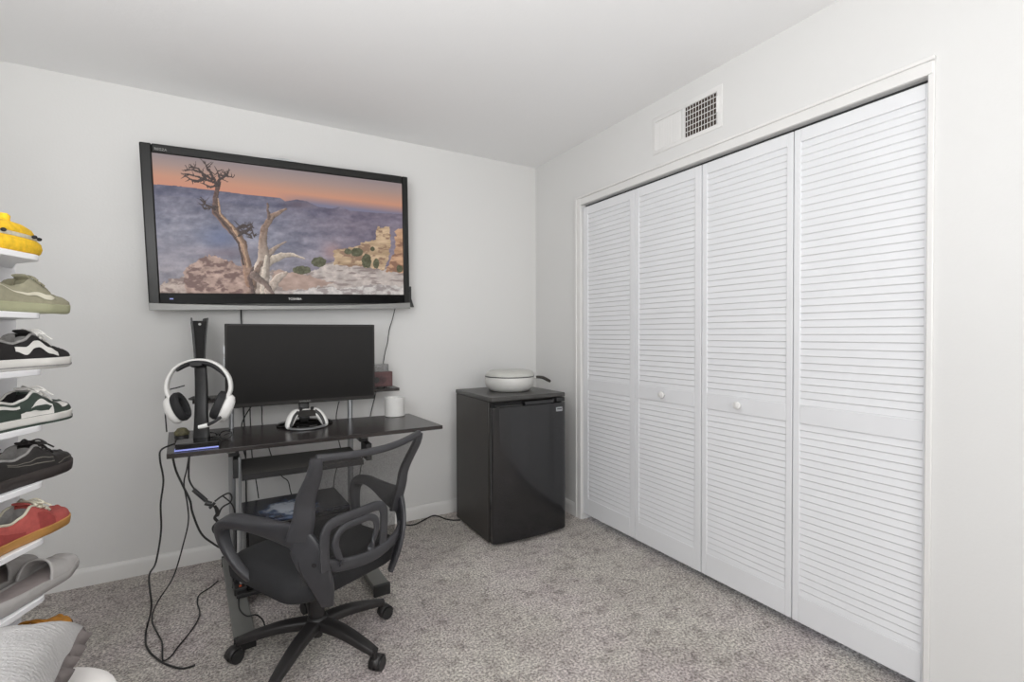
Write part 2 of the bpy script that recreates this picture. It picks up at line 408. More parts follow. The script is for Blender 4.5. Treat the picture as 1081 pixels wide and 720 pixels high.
# ------------------------------------------------------------------ wall television with its picture
def fbm(X, Y, seed, octv=5):
    rng = np.random.RandomState(seed); out = np.zeros_like(X); amp = 1.0; tot = 0
    for o in range(octv):
        n = 64; tab = rng.rand(n, n); s = 2.0**o
        xs, ys = X*s, Y*s
        xi = np.floor(xs).astype(int); yi = np.floor(ys).astype(int); fx = xs-xi; fy = ys-yi
        fx = fx*fx*(3-2*fx); fy = fy*fy*(3-2*fy)
        a = tab[xi % n, yi % n]; b = tab[(xi+1) % n, yi % n]; c = tab[xi % n, (yi+1) % n]; d = tab[(xi+1) % n, (yi+1) % n]
        out += amp*((a*(1-fx)+b*fx)*(1-fy)+(c*(1-fx)+d*fx)*fy); tot += amp; amp *= 0.55
    return out/tot
def inpoly(X, Y, P):
    r = np.zeros(X.shape, bool); n = len(P)
    for i in range(n):
        (x0, y0), (x1, y1) = P[i], P[(i+1) % n]
        if y0 == y1: continue
        c = ((y0 > Y) != (y1 > Y)) & (X < (x1-x0)*(Y-y0)/(y1-y0)+x0); r ^= c
    return r
def tv_picture(NX=620, NY=340):
    """a desert canyon at dusk with a bare twisted tree: vertex colours for the screen grid"""
    u = np.linspace(0, 1, NX)[None, :].repeat(NY, 0); v = np.linspace(0, 1, NY)[:, None].repeat(NX, 1)
    src = [(0, 0), (1, 0), (0, 1), (1, 1)]; dst = [(65, 62), (995, 180), (95, 598), (990, 603)]
    A = []; B = []
    for (a, b), (x, y) in zip(src, dst):
        A += [[a, b, 1, 0, 0, 0, -a*x, -b*x], [0, 0, 0, a, b, 1, -a*y, -b*y]]; B += [x, y]
    h = np.linalg.solve(np.array(A, float), np.array(B, float))
    w = h[6]*u+h[7]*v+1; X = (h[0]*u+h[1]*v+h[2])/w; Y = (h[3]*u+h[4]*v+h[5])/w
    col = np.zeros((NY, NX, 3))
    def L(a, b, t): return np.array(a, float)*(1-t[..., None])+np.array(b, float)*t[..., None]
    hz = [(60, 183), (170, 192), (330, 212), (400, 222), (540, 236), (560, 249), (580, 246), (600, 242), (640, 249), (680, 270), (735, 277), (765, 268), (800, 285), (860, 290), (995, 298)]
    Yh = np.interp(X, [p[0] for p in hz], [p[1] for p in hz]) + 3*(fbm(X/25, Y*0, 3)-0.5)
    d = Yh - Y
    n1 = fbm(X/60, Y/22, 11); n2 = fbm(X/18, Y/14, 12); n3 = fbm(X/7, Y/7, 13)
    ds = np.interp(X, [60, 540, 995], [184, 246, 300]) - Y
    t = np.clip(ds/130, 0, 1)
    sky = np.where((t < 0.3)[..., None], L((206, 138, 112), (200, 144, 118), t/0.3), np.where((t < 0.65)[..., None], L((200, 144, 118), (166, 140, 132), (t-0.3)/0.35), L((166, 140, 132), (140, 130, 134), np.clip((t-0.65)/0.35, 0, 1))))
    hb = np.clip((X-520)/120, 0, 1)*np.clip(1-ds/34, 0, 1)
    sky = sky*(1-hb[..., None]) + np.array([118, 116, 140])*hb[..., None]
    g_ = np.clip(-d/330, 0, 1)
    can = np.where((g_ < 0.12)[..., None], L((86, 85, 106), (98, 98, 120), g_/0.12), np.where((g_ < 0.5)[..., None], L((100, 99, 118), (128, 128, 144), (g_-0.12)/0.38), L((128, 128, 144), (134, 129, 138), (g_-0.5)/0.5)))
    rt = np.clip((X-520)/300, 0, 1)[..., None]
    can = can*(1-0.5*rt) + np.array([126, 108, 122])*0.5*rt
    can += ((n1-0.5)*84)[..., None]*np.array([1.0, 0.92, 0.82]) + ((n2-0.5)*34)[..., None] + ((n3-0.5)*14)[..., None]
    bl = np.exp(-(((X-315)/70)**2+((Y-390)/45)**2))[..., None]
    can = can*(1-0.6*bl)+np.array([80, 94, 134])*0.6*bl
    bl = np.exp(-(((X-610)/55)**2+((Y-262)/16)**2))[..., None]
    can = can*(1-0.6*bl)+np.array([96, 80, 92])*0.6*bl
    bl = np.exp(-(((X-150)/70)**2+((Y-450)/60)**2))[..., None]
    can = can*(1-0.4*bl)+np.array([150, 144, 156])*0.4*bl
    bl = np.exp(-(((X-730)/35)**2+((Y-440)/30)**2))[..., None]
    can = can*(1-0.6*bl)+np.array([168, 128, 124])*0.6*bl
    bl = np.exp(-(((X-330)/90)**2+((Y-445)/22)**2))[..., None]
    can = can*(1-0.5*bl)+np.array([118, 98, 108])*0.5*bl
    col = np.where((d > 0)[..., None], sky, can)
    jx = X+(n2-0.5)*22; jy = Y+(fbm(X/15, Y/15, 21)-0.5)*22
    def paint(P, base, var, nz=n2, dark=None, dn=None):
        nonlocal col
        m = inpoly(jx, jy, P)
        c = np.array(base, float)+((nz-0.5)*var)[..., None]*np.array([1, 0.93, 0.88])
        if dark is not None:
            k = np.clip((dn-0.52)*7, 0, 1)[..., None]; c = c*(1-k)+np.array(dark)*k
        col = np.where(m[..., None], c, col)
    n4 = fbm(X/26, Y/13, 31); n5 = fbm(X/40, Y/9, 32)
    paint([(440, 620), (430, 560), (470, 520), (540, 510), (600, 525), (660, 515), (720, 478), (790, 490), (860, 480), (1000, 515), (1000, 620)], (186, 174, 168), 80, n2, (140, 126, 122), n5)
    paint([(560, 620), (600, 585), (700, 575), (760, 580), (860, 565), (1000, 570), (1000, 620)], (200, 194, 190), 60, n3, (150, 140, 138), n4)
    paint([(500, 560), (520, 510), (590, 520), (680, 545), (740, 560), (640, 580), (560, 590)], (168, 142, 130), 60, n4)
    paint([(80, 620), (96, 575), (130, 545), (185, 535), (240, 560), (300, 620)], (178, 160, 150), 80, n2, (128, 108, 102), n4)
    paint([(190, 595), (182, 520), (205, 490), (245, 468), (280, 452), (330, 468), (395, 500), (430, 540), (450, 620), (215, 620)], (166, 138, 126), 100, n2, (108, 80, 74), n4)
    paint([(738, 490), (738, 436), (800, 426), (850, 405), (892, 396), (898, 346), (945, 344), (950, 400), (935, 462), (918, 512), (840, 500)], (188, 160, 128), 90, n5, (140, 110, 88), n4)
    paint([(925, 516), (962, 432), (968, 365), (985, 350), (1005, 350), (1005, 525)], (192, 150, 118), 80, n5, (136, 98, 78), n4)
    for cx, cy, rx, ry in ((680, 480, 28, 19), (618, 511, 34, 16), (857, 476, 18, 28), (822, 443, 22, 17), (788, 440, 13, 11), (892, 486, 11, 19), (880, 430, 9, 9), (978, 505, 12, 14)):
        m = ((X-cx)/rx)**2+((Y-cy)/ry)**2 < 0.55+0.9*n3
        col = np.where(m[..., None], np.array([80, 80, 56])+((n3-0.5)*70)[..., None], col)
    def stroke(pts, base, var=60, top=None):
        nonlocal col
        best = np.full(X.shape, 9.0); sd = np.zeros(X.shape)
        for (x0, y0, w0), (x1, y1, w1) in zip(pts, pts[1:]):
            dx, dy = x1-x0, y1-y0; ll = dx*dx+dy*dy
            tt = np.clip(((jx*0.35+X*0.65-x0)*dx+(jy*0.35+Y*0.65-y0)*dy)/ll, 0, 1)
            px = jx*0.35+X*0.65-(x0+tt*dx); py = jy*0.35+Y*0.65-(y0+tt*dy)
            q = np.sqrt(px*px+py*py)/((w0+(w1-w0)*tt)/2)
            m = q < best; sd = np.where(m, px*0.7+py*0.3, sd); best = np.where(m, q, best)
        m = best < 1
        sh = 1.0-0.30*np.clip(best, 0, 1)**2*np.sign(sd)
        c = (np.array(base, float)+((n3-0.5)*var)[..., None])*sh[..., None]
        if top is not None:
            k = np.clip((Y-top[0])/(top[1]-top[0]), 0, 1)[..., None]
            c = c*(1-k)+(np.array(top[2], float)+((n2-0.5)*90)[..., None])*sh[..., None]*k
        col = np.where(m[..., None], c, col)
    stroke([(455, 520, 40), (500, 476, 34), (545, 456, 24), (580, 452, 15), (628, 468, 5)], (176, 162, 148), 70)
    stroke([(470, 480, 30), (505, 440, 22), (535, 418, 12), (562, 404, 4)], (146, 128, 116), 70)
    stroke([(455, 610, 60), (462, 540, 74), (478, 470, 46), (474, 400, 30), (482, 350, 26), (510, 306, 22), (562, 280, 8)], (128, 104, 90), 80, (360, 480, (166, 150, 138)))
    stroke([(430, 600, 30), (440, 540, 26), (470, 480, 14)], (120, 98, 86), 80)
    stroke([(470, 610, 16), (474, 540, 18), (488, 460, 10)], (196, 182, 168), 60)
    stroke([(495, 590, 34), (530, 540, 30), (560, 520, 10)], (176, 160, 148), 70)
    stroke([(498, 312, 14), (495, 258, 6)], (104, 84, 76))
    stroke([(428, 560, 40), (412, 480, 34), (400, 410, 28), (372, 368, 34), (340, 336, 30), (300, 288, 26), (303, 230, 19), (314, 178, 17)], (80, 58, 52), 80, (240, 430, (132, 102, 84)))
    stroke([(418, 500, 8), (404, 420, 9), (366, 350, 10), (318, 296, 7), (312, 240, 5)], (166, 134, 108), 60)
    stroke([(402, 490, 7), (386, 410, 8), (340, 345, 8), (296, 292, 6)], (66, 48, 44), 40)
    stroke([(436, 600, 14), (424, 540, 16), (440, 500, 8)], (84, 64, 58), 50)
    stroke([(510, 600, 10), (480, 560, 22), (440, 530, 30)], (110, 92, 84))
    rng = random.Random(5)
    dk = (58, 44, 42)
    br = [[(315, 182), (270, 168), (215, 150), (176, 142)], [(268, 168), (240, 125), (205, 118)], [(300, 168), (272, 122), (264, 106)], [(312, 172), (336, 150), (366, 158)], [(320, 165), (308, 132)], [(260, 165), (225, 175), (200, 160)], [(290, 165), (250, 140), (215, 128), (190, 132)], [(298, 280), (265, 262), (255, 242)], [(300, 270), (262, 280), (248, 262)], [(388, 380), (430, 350), (445, 386)], [(390, 365), (425, 375), (438, 392)], [(395, 350), (428, 340), (442, 352)], [(385, 352), (405, 338), (430, 362)], [(330, 160), (350, 140)], [(310, 190), (280, 195), (255, 180)]]
    for b in br:
        stroke([(x, y, 10-6*i/(len(b)-1)) for i, (x, y) in enumerate(b)], dk, 30)
        for _ in range(9):
            i = rng.randrange(len(b)-1); t0 = rng.random()
            x = b[i][0]+(b[i+1][0]-b[i][0])*t0; y = b[i][1]+(b[i+1][1]-b[i][1])*t0
            stroke([(x, y, 4.5), (x+rng.uniform(-30, 26), y+rng.uniform(-26, 18), 1.8)], dk, 20)
    col = np.clip(col*0.93+6, 0, 255)/255.0
    lc = np.where(col <= 0.04045, col/12.92, ((col+0.055)/1.055)**2.4)
    return lc
TVW, TVH = 1.305, 0.796
tv = thing('television', 'large flat television on the back wall showing a desert canyon with a bare tree', 'television', (-1.671, -0.145, 1.747), rot=(rad(3.6), rad(-1.76), 0))
hw, hh = TVW/2, TVH/2
sx0, sx1, sz0, sz1 = -hw+0.047, hw-0.036, -hh+0.083, hh-0.043
fr = MB().box(-hw, sx0, 0, 0.05, -hh, hh).box(sx1, hw, 0, 0.05, -hh, hh).box(sx0, sx1, 0, 0.05, sz1, hh)
obj('frame', fr, 'tvframe', tv, bevel=0.006)
obj('lower_bezel', MB().box(sx0-0.002, sx1+0.002, 0.001, 0.05, -hh+0.03, sz0), 'tvgloss', tv, bevel=0.002)
st = MB(); rows = []
N = 40
front = [(-hw+TVW*i/N, -hh+0.034-0.016*math.sin(PI*i/N)) for i in range(N+1)]
st.prism([(x, z) for x, z in front]+[(hw, -hh-0.002), (-hw, -hh-0.002)], -0.008, 0.05, axis=1)
obj('silver_trim', st, 'silver', tv, bevel=0.0015)
obj('top_highlight', MB().prism([(-0.12+0.17*i/20, hh-0.002+0.010*math.sin(PI*i/20)) for i in range(21)], -0.003, 0.03, axis=1), 'steel', tv)  # bright highlight on the top edge, put in as a silver sliver
obj('rear_housing', MB().prism(rrect(-hw+0.05, hw-0.05, -hh+0.06, hh-0.05, 0.05), 0.05, 0.115, axis=1), 'blackpl', tv, bevel=0.01)
obj('side_bracket', MB().prism([(hw-0.04, -hh+0.005), (hw+0.035, -hh+0.005), (hw+0.018, -hh+0.06), (hw+0.018, -hh+0.135), (hw-0.04, -hh+0.135)], 0.02, 0.09, axis=1), 'blackpl', tv, bevel=0.003)
NXs, NYs = 620, 340
pc = tv_picture(NXs, NYs)
me = bpy.data.meshes.new('screen')
xs = np.linspace(sx0, sx1, NXs); zs = np.linspace(sz1, sz0, NYs)
vv = np.zeros((NYs, NXs, 3)); vv[..., 0] = xs[None, :]; vv[..., 1] = 0.008; vv[..., 2] = zs[:, None]
idx = np.arange(NXs*NYs).reshape(NYs, NXs)
quads = np.stack([idx[1:, :-1], idx[1:, 1:], idx[:-1, 1:], idx[:-1, :-1]], -1).reshape(-1, 4)
me.vertices.add(NXs*NYs); me.vertices.foreach_set('co', vv.ravel())
me.loops.add(quads.size); me.loops.foreach_set('vertex_index', quads.ravel().astype(np.int32))
me.polygons.add(len(quads)); me.polygons.foreach_set('loop_start', (np.arange(len(quads))*4).astype(np.int32))
me.update(calc_edges=True)
ca = me.color_attributes.new('picture', 'FLOAT_COLOR', 'POINT')
ca.data.foreach_set('color', np.concatenate([pc.reshape(-1, 3), np.ones((NXs*NYs, 1))], 1).ravel().astype(np.float32))
sm = bpy.data.materials.new('tv_picture'); sm.use_nodes = True
nt = sm.node_tree; b = nt.nodes['Principled BSDF']; at_ = nt.nodes.new('ShaderNodeAttribute'); at_.attribute_name = 'picture'
b.inputs['Base Color'].default_value = (0.01, 0.01, 0.01, 1); b.inputs['Roughness'].default_value = 0.35; b.inputs['Specular IOR Level'].default_value = 0.25
nt.links.new(at_.outputs['Color'], b.inputs['Emission Color']); b.inputs['Emission Strength'].default_value = 0.92
me.materials.append(sm)
so = bpy.data.objects.new('screen', me); C.objects.link(so); so.parent = tv
def text(name, body, size, loc, m, parent, rot=(rad(90), 0, 0), sx=1.0):
    cu = bpy.data.curves.new(name, 'FONT'); cu.body = body; cu.size = size; cu.align_x = 'CENTER'; cu.align_y = 'CENTER'; cu.extrude = 0.0006
    o = bpy.data.objects.new(name, cu); C.objects.link(o)
    dg = bpy.context.evaluated_depsgraph_get(); me = bpy.data.meshes.new_from_object(o.evaluated_get(dg))
    C.objects.unlink(o); bpy.data.objects.remove(o)
    me.materials.clear(); me.materials.append(MT[m]); n = bpy.data.objects.new(name, me); C.objects.link(n)
    n.parent = parent; n.location = loc; n.rotation_euler = rot; n.scale = (sx, 1, 1); return n
text('logo', 'TOSHIBA', 0.0165, (0.0, -0.0005, -hh+0.055), 'white', tv)
text('logo', 'REGZA', 0.016, (-hw+0.083, -0.0007, hh-0.026), 'silver', tv)
obj('power_light', MB().box(-hw+0.085, -hw+0.1, -0.001, 0.002, -hh+0.052, -hh+0.057), 'led', tv)

# ------------------------------------------------------------------ computer desk
DZ = 0.735
ang = rad(3.0)
desk = thing('computer_desk', 'dark laminate computer desk on silver posts along the back wall', 'desk')
q = [(-2.19, -0.70), (-1.02, -0.69), (-1.053, -0.235), (-2.235, -0.17)]
obj('desktop', MB().prism(q, DZ-0.019, DZ), 'desk', desk, bevel=0.002)
LP, RP = (-1.970, -0.215), (-1.388, -0.205)
obj('upper_shelf', MB().prism([(-2.135, -0.200), (-1.092, -0.175), (-1.088, -0.018), (-2.14, -0.022)], 0.868, 0.886), 'desk', desk, bevel=0.002)
for (x, y) in (LP, RP):
    obj('post', MB().cyl((x, y, 0.05), (x, y, DZ-0.019), 0.0155, n=20).cyl((x, y, DZ), (x, y, 0.868), 0.0145 if x > -1.6 else 0.0115, n=20), 'steel', desk)
    obj('shelf_bracket', MB().box(x-0.03, x+0.045, y-0.022, y+0.14, 0.860, 0.868), 'steel', desk, bevel=0.002)
def rail(xa, ya, xb, yb, w=0.036):
    d = Vector((xb-xa, yb-ya, 0)).normalized(); n = Vector((-d.y, d.x, 0))*w
    a, b_ = Vector((xa, ya, 0)), Vector((xb, yb, 0))
    pts = [(p.x, p.y) for p in (a-n, b_-n, b_+n, a+n)]
    obj('foot_rail', MB().prism(pts, 0.022, 0.05), 'rail', desk, bevel=0.003)
    for e, s in ((a, 1), (b_, -1)):
        c = e + d*(0.012*s)
        pts = [(p.x, p.y) for p in (e-n*1.05-d*0.004*s, c-n*1.05, c+n*1.05, e+n*1.05-d*0.004*s)]
        obj('end_cap', MB().prism(pts, 0.0, 0.053), 'blackpl', desk, bevel=0.003)
rail(-1.985, -0.11, -1.928, -0.93)
rail(-1.41, -0.11, -1.372, -0.815)
# support arms and keyboard tray
for (x, y), xe in ((LP, -1.955), (RP, -1.36)):
    obj('tray_bracket', MB().box(x-0.012, x+0.03, y-0.30, y+0.012, 0.655, 0.70).box(x+0.006, x+0.034, y-0.36, y-0.24, 0.57, 0.655), 'blackpl', desk, bevel=0.003)
    obj('desktop_arm', MB().box(x-0.016, x+0.016, y-0.36, y+0.02, DZ-0.05, DZ-0.02), 'rail', desk, bevel=0.002)
obj('tray_rod', MB().cyl((-1.938, -0.58, 0.10), (-1.938, -0.58, 0.665), 0.006, n=12), 'steel', desk)
obj('keyboard_tray', MB().box(-1.931, -1.42, -0.668, -0.36, 0.590, 0.606), 'tray', desk, bevel=0.002)
obj('tray_edge', MB().box(-1.931, -1.42, -0.674, -0.668, 0.582, 0.606), 'deskedge', desk)
obj('lower_shelf', MB().box(-1.955, -1.372, -0.62, -0.18, 0.053, 0.07), 'deskedge', desk, bevel=0.002)

# computer box with a glossy dark lid bearing a pale blue patch on the lower shelf
t = thing('computer_case', 'dark glossy computer case with pale blue mottled patch beneath the keyboard tray', 'computer', (-1.70, -0.43, 0.07), rad(3))
obj('case_body', MB().box(-0.225, 0.225, -0.165, 0.165, 0.0, 0.285), 'gloss', t, bevel=0.006)
obj('case_lid', MB().box(-0.225, 0.225, -0.168, 0.165, 0.285, 0.300), 'pale_patch', t, bevel=0.005)
obj('case_front', MB().box(-0.215, 0.215, -0.170, -0.165, 0.03, 0.27), 'blackpl', t, bevel=0.003)

# ------------------------------------------------------------------ monitor
mx = -1.633; MY = -0.31
t = thing('monitor', 'wide black curved computer monitor switched off, standing on the desk', 'monitor', (mx, MY, DZ), rad(0.6))
MW, Z0m, Z1m = 0.722, 0.112, 0.527
def curve_y(x): return 0.018 - 0.022*(1-(2*x/MW)**2) + 0.004   # edges come forward of... gentle arc
n = 24
def slab(x0, x1, z0, z1, y0, y1):
    fr = []
    for i in range(n+1):
        x = x0+(x1-x0)*i/n; c = 0.02*(1-(2*x/MW)**2)
        fr.append([(x, y0+c, z0), (x, y0+c, z1), (x, y1+c, z1), (x, y1+c, z0)])
    return MB().ringloft(fr)
obj('housing', slab(-MW/2, MW/2, Z0m, Z1m, 0.0, 0.028), 'monbez', t, bevel=0.003)
obj('screen', slab(-MW/2+0.010, MW/2-0.010, Z0m+0.020, Z1m-0.010, -0.0012, 0.006), 'monscr', t)
obj('rear_bulge', MB().prism(rrect(-0.2, 0.2, 0.17, 0.46, 0.05), 0.048, 0.09, axis=1), 'blackpl', t, bevel=0.01)
obj('neck', MB().sweep(spl([(0, 0.055, 0.012), (0, 0.075, 0.12), (0, 0.07, 0.30)], 5), [0.026]*11, [0.014]*11, wide=(1, 0, 0), n=16, p=4), 'blackpl', t)
obj('stand_base', MB().lathe([(0.134, 0.0), (0.139, 0.004), (0.138, 0.010), (0.125, 0.016), (0.07, 0.024), (0.03, 0.03)], c=(0.0, 0.02, 0), n=48, sx=1.0, sy=0.72), 'gloss', t)
text('logo', 'SAMSUNG', 0.0125, (0.0, 0.0185, Z0m+0.010), 'silver', t)
obj('side_buttons', MB().box(-MW/2-0.005, -MW/2+0.004, 0.022, 0.034, 0.30, 0.36).box(-MW/2-0.005, -MW/2+0.004, 0.022, 0.034, 0.38, 0.42), 'steel', t)

# white gamepad on the monitor's foot
t = thing('game_controller', 'white game controller with black grips resting before the monitor stand', 'controller', (-1.640, -0.405, DZ), rad(2))
S = 1.02
def gp(side):
    return MB().sweep(spl([(side*0.02, 0.03, 0.074), (side*0.045, 0.022, 0.074), (side*0.066, 0.008, 0.055), (side*0.083, -0.012, 0.022), (side*0.081, -0.022, 0.012)], 5),
        spl1([0.020, 0.028, 0.028, 0.020, 0.012], 5), spl1([0.016, 0.020, 0.021, 0.017, 0.010], 5), wide=(0, 1, 0.3), n=16)
body = gp(-1); b2 = gp(1); body.add(b2.v, b2.f)
body.sweep([(-0.05, 0.022, 0.078), (0.05, 0.022, 0.078)], [0.026, 0.026], [0.014, 0.014], wide=(0, 1, 0.35), n=16)
body.xform(Matrix.Scale(S, 4)); obj('shell', body, 'white', t, subsurf=1)
for sgn in (-1, 1):
    st = MB().sweep(spl([(sgn*0.038, 0.0, 0.085), (sgn*0.058, -0.013, 0.066), (sgn*0.073, -0.026, 0.034), (sgn*0.076, -0.032, 0.016)], 5), spl1([0.008, 0.008, 0.007, 0.005], 5), spl1([0.004]*4, 5), wide=(1, 0, 0.4), n=10)
    st.xform(Matrix.Scale(S, 4)); obj('grip', st, 'blackpl', t)
    k = MB().cyl((sgn*0.026, 0.008, 0.088), (sgn*0.026, 0.0, 0.097), 0.006, 0.005, n=14).cyl((sgn*0.026, 0.004, 0.095), (sgn*0.026, 0.002, 0.101), 0.009, 0.008, n=18)
    k.xform(Matrix.Scale(S, 4)); obj('thumbstick', k, 'blackpl', t)
f = MB().prism([(-0.05, 0.058), (0.05, 0.058), (0.042, 0.082), (0.03, 0.09), (-0.03, 0.09), (-0.042, 0.082)], -0.008, 0.004, axis=1); f.xform(Matrix.Scale(S, 4))
obj('faceplate', f, 'monbez', t, bevel=0.002)
f = MB().sweep(spl([(-0.075, -0.028, 0.008), (-0.03, -0.05, 0.006), (0.03, -0.05, 0.006), (0.075, -0.028, 0.008)], 6), [0.014]*19, [0.005]*19, wide=(0, 1, 0), n=12); f.xform(Matrix.Scale(S, 4))
obj('cradle', f, 'steel', t)
f = MB().box(-0.05, 0.05, -0.045, 0.03, 0.0, 0.012); obj('dock', f, 'gloss', t, bevel=0.003)

# ------------------------------------------------------------------ console on the upper shelf
t = thing('game_console', 'tall narrow black game console standing on the upper shelf left end', 'console', (-2.108, -0.155, 0.886), rad(6))
def plate(sg):
    rows = []
    for i in range(13):
        z = 0.02+0.385*i/12; k = i/12
        y0, y1 = -0.105-0.006*k, 0.10
        off = 0.018+0.003*k+0.015*k**2.6
        rows.append([(sg*(off), y0, z), (sg*(off-0.003), 0.0, z), (sg*(off-0.006), y1, z), (sg*(off-0.012), y1, z), (sg*(off-0.011), 0.0, z), (sg*(off-0.006), y0, z)])
    return MB().ringloft(rows)
for sg in (-1, 1): obj('side_plate', plate(sg), 'blackpl', t)
rows = []
for i in range(10):
    k = i/9; z = 0.015+0.375*k; o_ = 0.0135+0.003*k+0.013*k**2.6
    rows.append([(-o_, -0.098, z), (o_, -0.098, z), (o_, 0.095, z), (-o_, 0.095, z)])
obj('console_body', MB().ringloft(rows), 'darkin', t)
obj('stand', MB().lathe([(0.045, 0), (0.047, 0.006), (0.03, 0.015)], n=30), 'blackpl', t)
obj('emblem', MB().cyl((0.0, -0.1005, 0.374), (0.0, -0.0985, 0.374), 0.006, n=16), 'silver', t)

# ------------------------------------------------------------------ headset on its stand
t = thing('headset_stand', 'black upright headset stand at the desk left end', 'stand', (-2.083, -0.565, DZ), rad(-14))
obj('stand_base', MB().prism(rrect(-0.045, 0.045, -0.05, 0.06, 0.012), 0, 0.012), 'blackpl', t, bevel=0.003)
obj('pole', MB().sweep(spl([(0, 0.015, 0.008), (0, 0.012, 0.12), (0, 0.018, 0.22), (0, 0.012, 0.335)], 5), spl1([0.033, 0.026, 0.024, 0.022], 5), spl1([0.014, 0.012, 0.012, 0.011], 5), wide=(1, 0, 0), n=16, p=4), 'blackpl', t)
obj('hanger', MB().sweep(spl([(0, 0.02, 0.337), (0, -0.03, 0.341), (0, -0.052, 0.350)], 4), [0.022]*9, [0.007]*9, wide=(1, 0, 0), n=12, p=4), 'blackpl', t)

hs = thing('headset', 'white over-ear gaming headset with black ear pads hanging on its stand', 'headset', (-2.083, -0.595, DZ+0.348), rad(-14))
# local x right, y back, z up; band apex near z=0.012
band = spl([(-0.118, 0, -0.150), (-0.136, 0, -0.105), (-0.128, 0, -0.055), (-0.095, 0, -0.010), (-0.045, 0, 0.014), (0.0, 0, 0.020), (0.05, 0, 0.012), (0.095, 0, -0.014), (0.128, 0, -0.060), (0.134, 0, -0.11), (0.116, 0, -0.152)], 6)
nb = len(band)
obj('headband', MB().sweep(band, [0.017]*nb, spl1([0.009, 0.009, 0.008, 0.006, 0.005, 0.005, 0.005, 0.006, 0.008, 0.009, 0.009], 6), wide=(0, 1, 0), n=14, p=3), 'white', hs)
pad = spl([(-0.092, 0, -0.025), (-0.045, 0, 0.004), (0.0, 0, 0.009), (0.048, 0, 0.002), (0.092, 0, -0.028), (0.112, 0, -0.056)], 6)
obj('band_cushion', MB().sweep(pad, [0.016]*len(pad), spl1([0.005, 0.012, 0.014, 0.013, 0.011, 0.004], 6), wide=(0, 1, 0), n=14), 'pad', hs)
def cup(sg):
    M = Matrix.Translation((sg*0.099, 0.004, -0.185)) @ Matrix.Rotation(rad(sg*25), 4, 'Y') @ Matrix.Rotation(rad(sg*10), 4, 'Z')
    sh = MB()
    # cup axis is local x (outwards sg)
    rings = []
    for r, o_ in ((0.042, -0.004), (0.049, 0.002), (0.050, 0.016), (0.045, 0.030), (0.030, 0.040), (0.010, 0.043)):
        rings.append([(sg*o_, r*0.86*math.cos(2*PI*k/32), r*1.25*math.sin(2*PI*k/32)) for k in range(32)])
    sh.ringloft(rings); sh.xform(M)
    c = obj('ear_cup', sh, 'white', hs)
    rings = []
    for r, o_ in ((0.040, -0.003), (0.050, -0.006), (0.053, -0.020), (0.049, -0.036), (0.039, -0.041), (0.028, -0.034), (0.026, -0.012)):
        rings.append([(sg*o_, r*0.86*math.cos(2*PI*k/32), r*1.22*math.sin(2*PI*k/32)) for k in range(32)])
    p = MB().ringloft(rings); p.xform(M)
    obj('ear_pad', p, 'pad', hs)
cup(-1); cup(1); hs.scale = (0.88, 0.95, 1.0)
obj('microphone_boom', MB().sweep(spl([(0.100, -0.03, -0.228), (0.075, -0.045, -0.245), (0.040, -0.055, -0.254), (0.012, -0.058, -0.258)], 5), spl1([0.007, 0.008, 0.009, 0.007], 5), spl1([0.006]*4, 5), n=12), 'white', hs)
obj('microphone_tip', MB().sweep(spl([(0.052, -0.06, -0.250), (0.080, -0.058, -0.238), (0.104, -0.045, -0.222)], 5), [0.007]*11, [0.006]*11, n=10), 'pad', hs)

# light-up wireless hub, olive pot, spectacles
t = thing('usb_hub', 'flat black box with glowing blue light strip at the desk left front corner', 'hub', (-2.088, -0.615, DZ), rad(2))
obj('case', MB().prism(rrect(-0.078, 0.078, -0.055, 0.055, 0.008), 0.0, 0.030), 'gloss', t, bevel=0.003)
obj('light_strip', MB().box(-0.080, 0.072, -0.058, -0.054, 0.002, 0.008).box(-0.081, -0.077, -0.057, -0.02, 0.002, 0.008), 'led', t)
t = thing('lidded_pot', 'small squat olive camouflage pot at the desk back left corner', 'pot', (-2.163, -0.40, DZ))
obj('pot_body', MB().lathe([(0.022, 0), (0.027, 0.004), (0.028, 0.016), (0.024, 0.022)], n=28), 'deskedge', t)
obj('pot_lid', MB().lathe([(0.0285, 0.022), (0.030, 0.026), (0.029, 0.036), (0.022, 0.043), (0.018, 0.050), (0.010, 0.053)], n=28), 'olive', t)
t = thing('eyeglasses', 'dark folded eyeglasses lying on the desk behind the glowing box', 'glasses', (-2.022, -0.50, DZ), rad(12))
fr = MB()
for x in (-0.03, 0.03):
    ring = [(x+0.025*math.cos(2*PI*k/20), -0.012, 0.022+0.018*math.sin(2*PI*k/20)) for k in range(21)]
    fr.tube(ring, 0.0022, 6)
fr.tube(spl([(-0.008, -0.012, 0.026), (0, -0.012, 0.03), (0.008, -0.012, 0.026)], 3), 0.0022, 6)
obj('frame', fr, 'gloss', t)
for s in (-1, 1): obj('temple', MB().tube(spl([(s*0.056, -0.012, 0.028), (s*0.05, 0.03, 0.02), (s*0.04, 0.075, 0.006)], 4), 0.002, 6), 'gloss', t)

# white ridged jar
t = thing('candle_jar', 'round white ridged jar on the right end of the desk', 'jar', (-1.150, -0.27, DZ))
prof = [(0.044, 0.0), (0.047, 0.003)]
for i in range(11):
    z = 0.006+0.0076*i; prof += [(0.0475, z), (0.0455, z+0.0038)]
prof += [(0.0475, 0.092), (0.046, 0.096), (0.040, 0.096), (0.039, 0.085), (0.010, 0.083)]
prof = [(r*1.22, z*1.12) for r, z in prof]
obj('jar_body', MB().lathe(prof, n=40), 'jar', t, angle=60)
obj('wick', MB().cyl((0, 0, 0.093), (0.001, 0, 0.103), 0.001, n=6), 'cable', t)

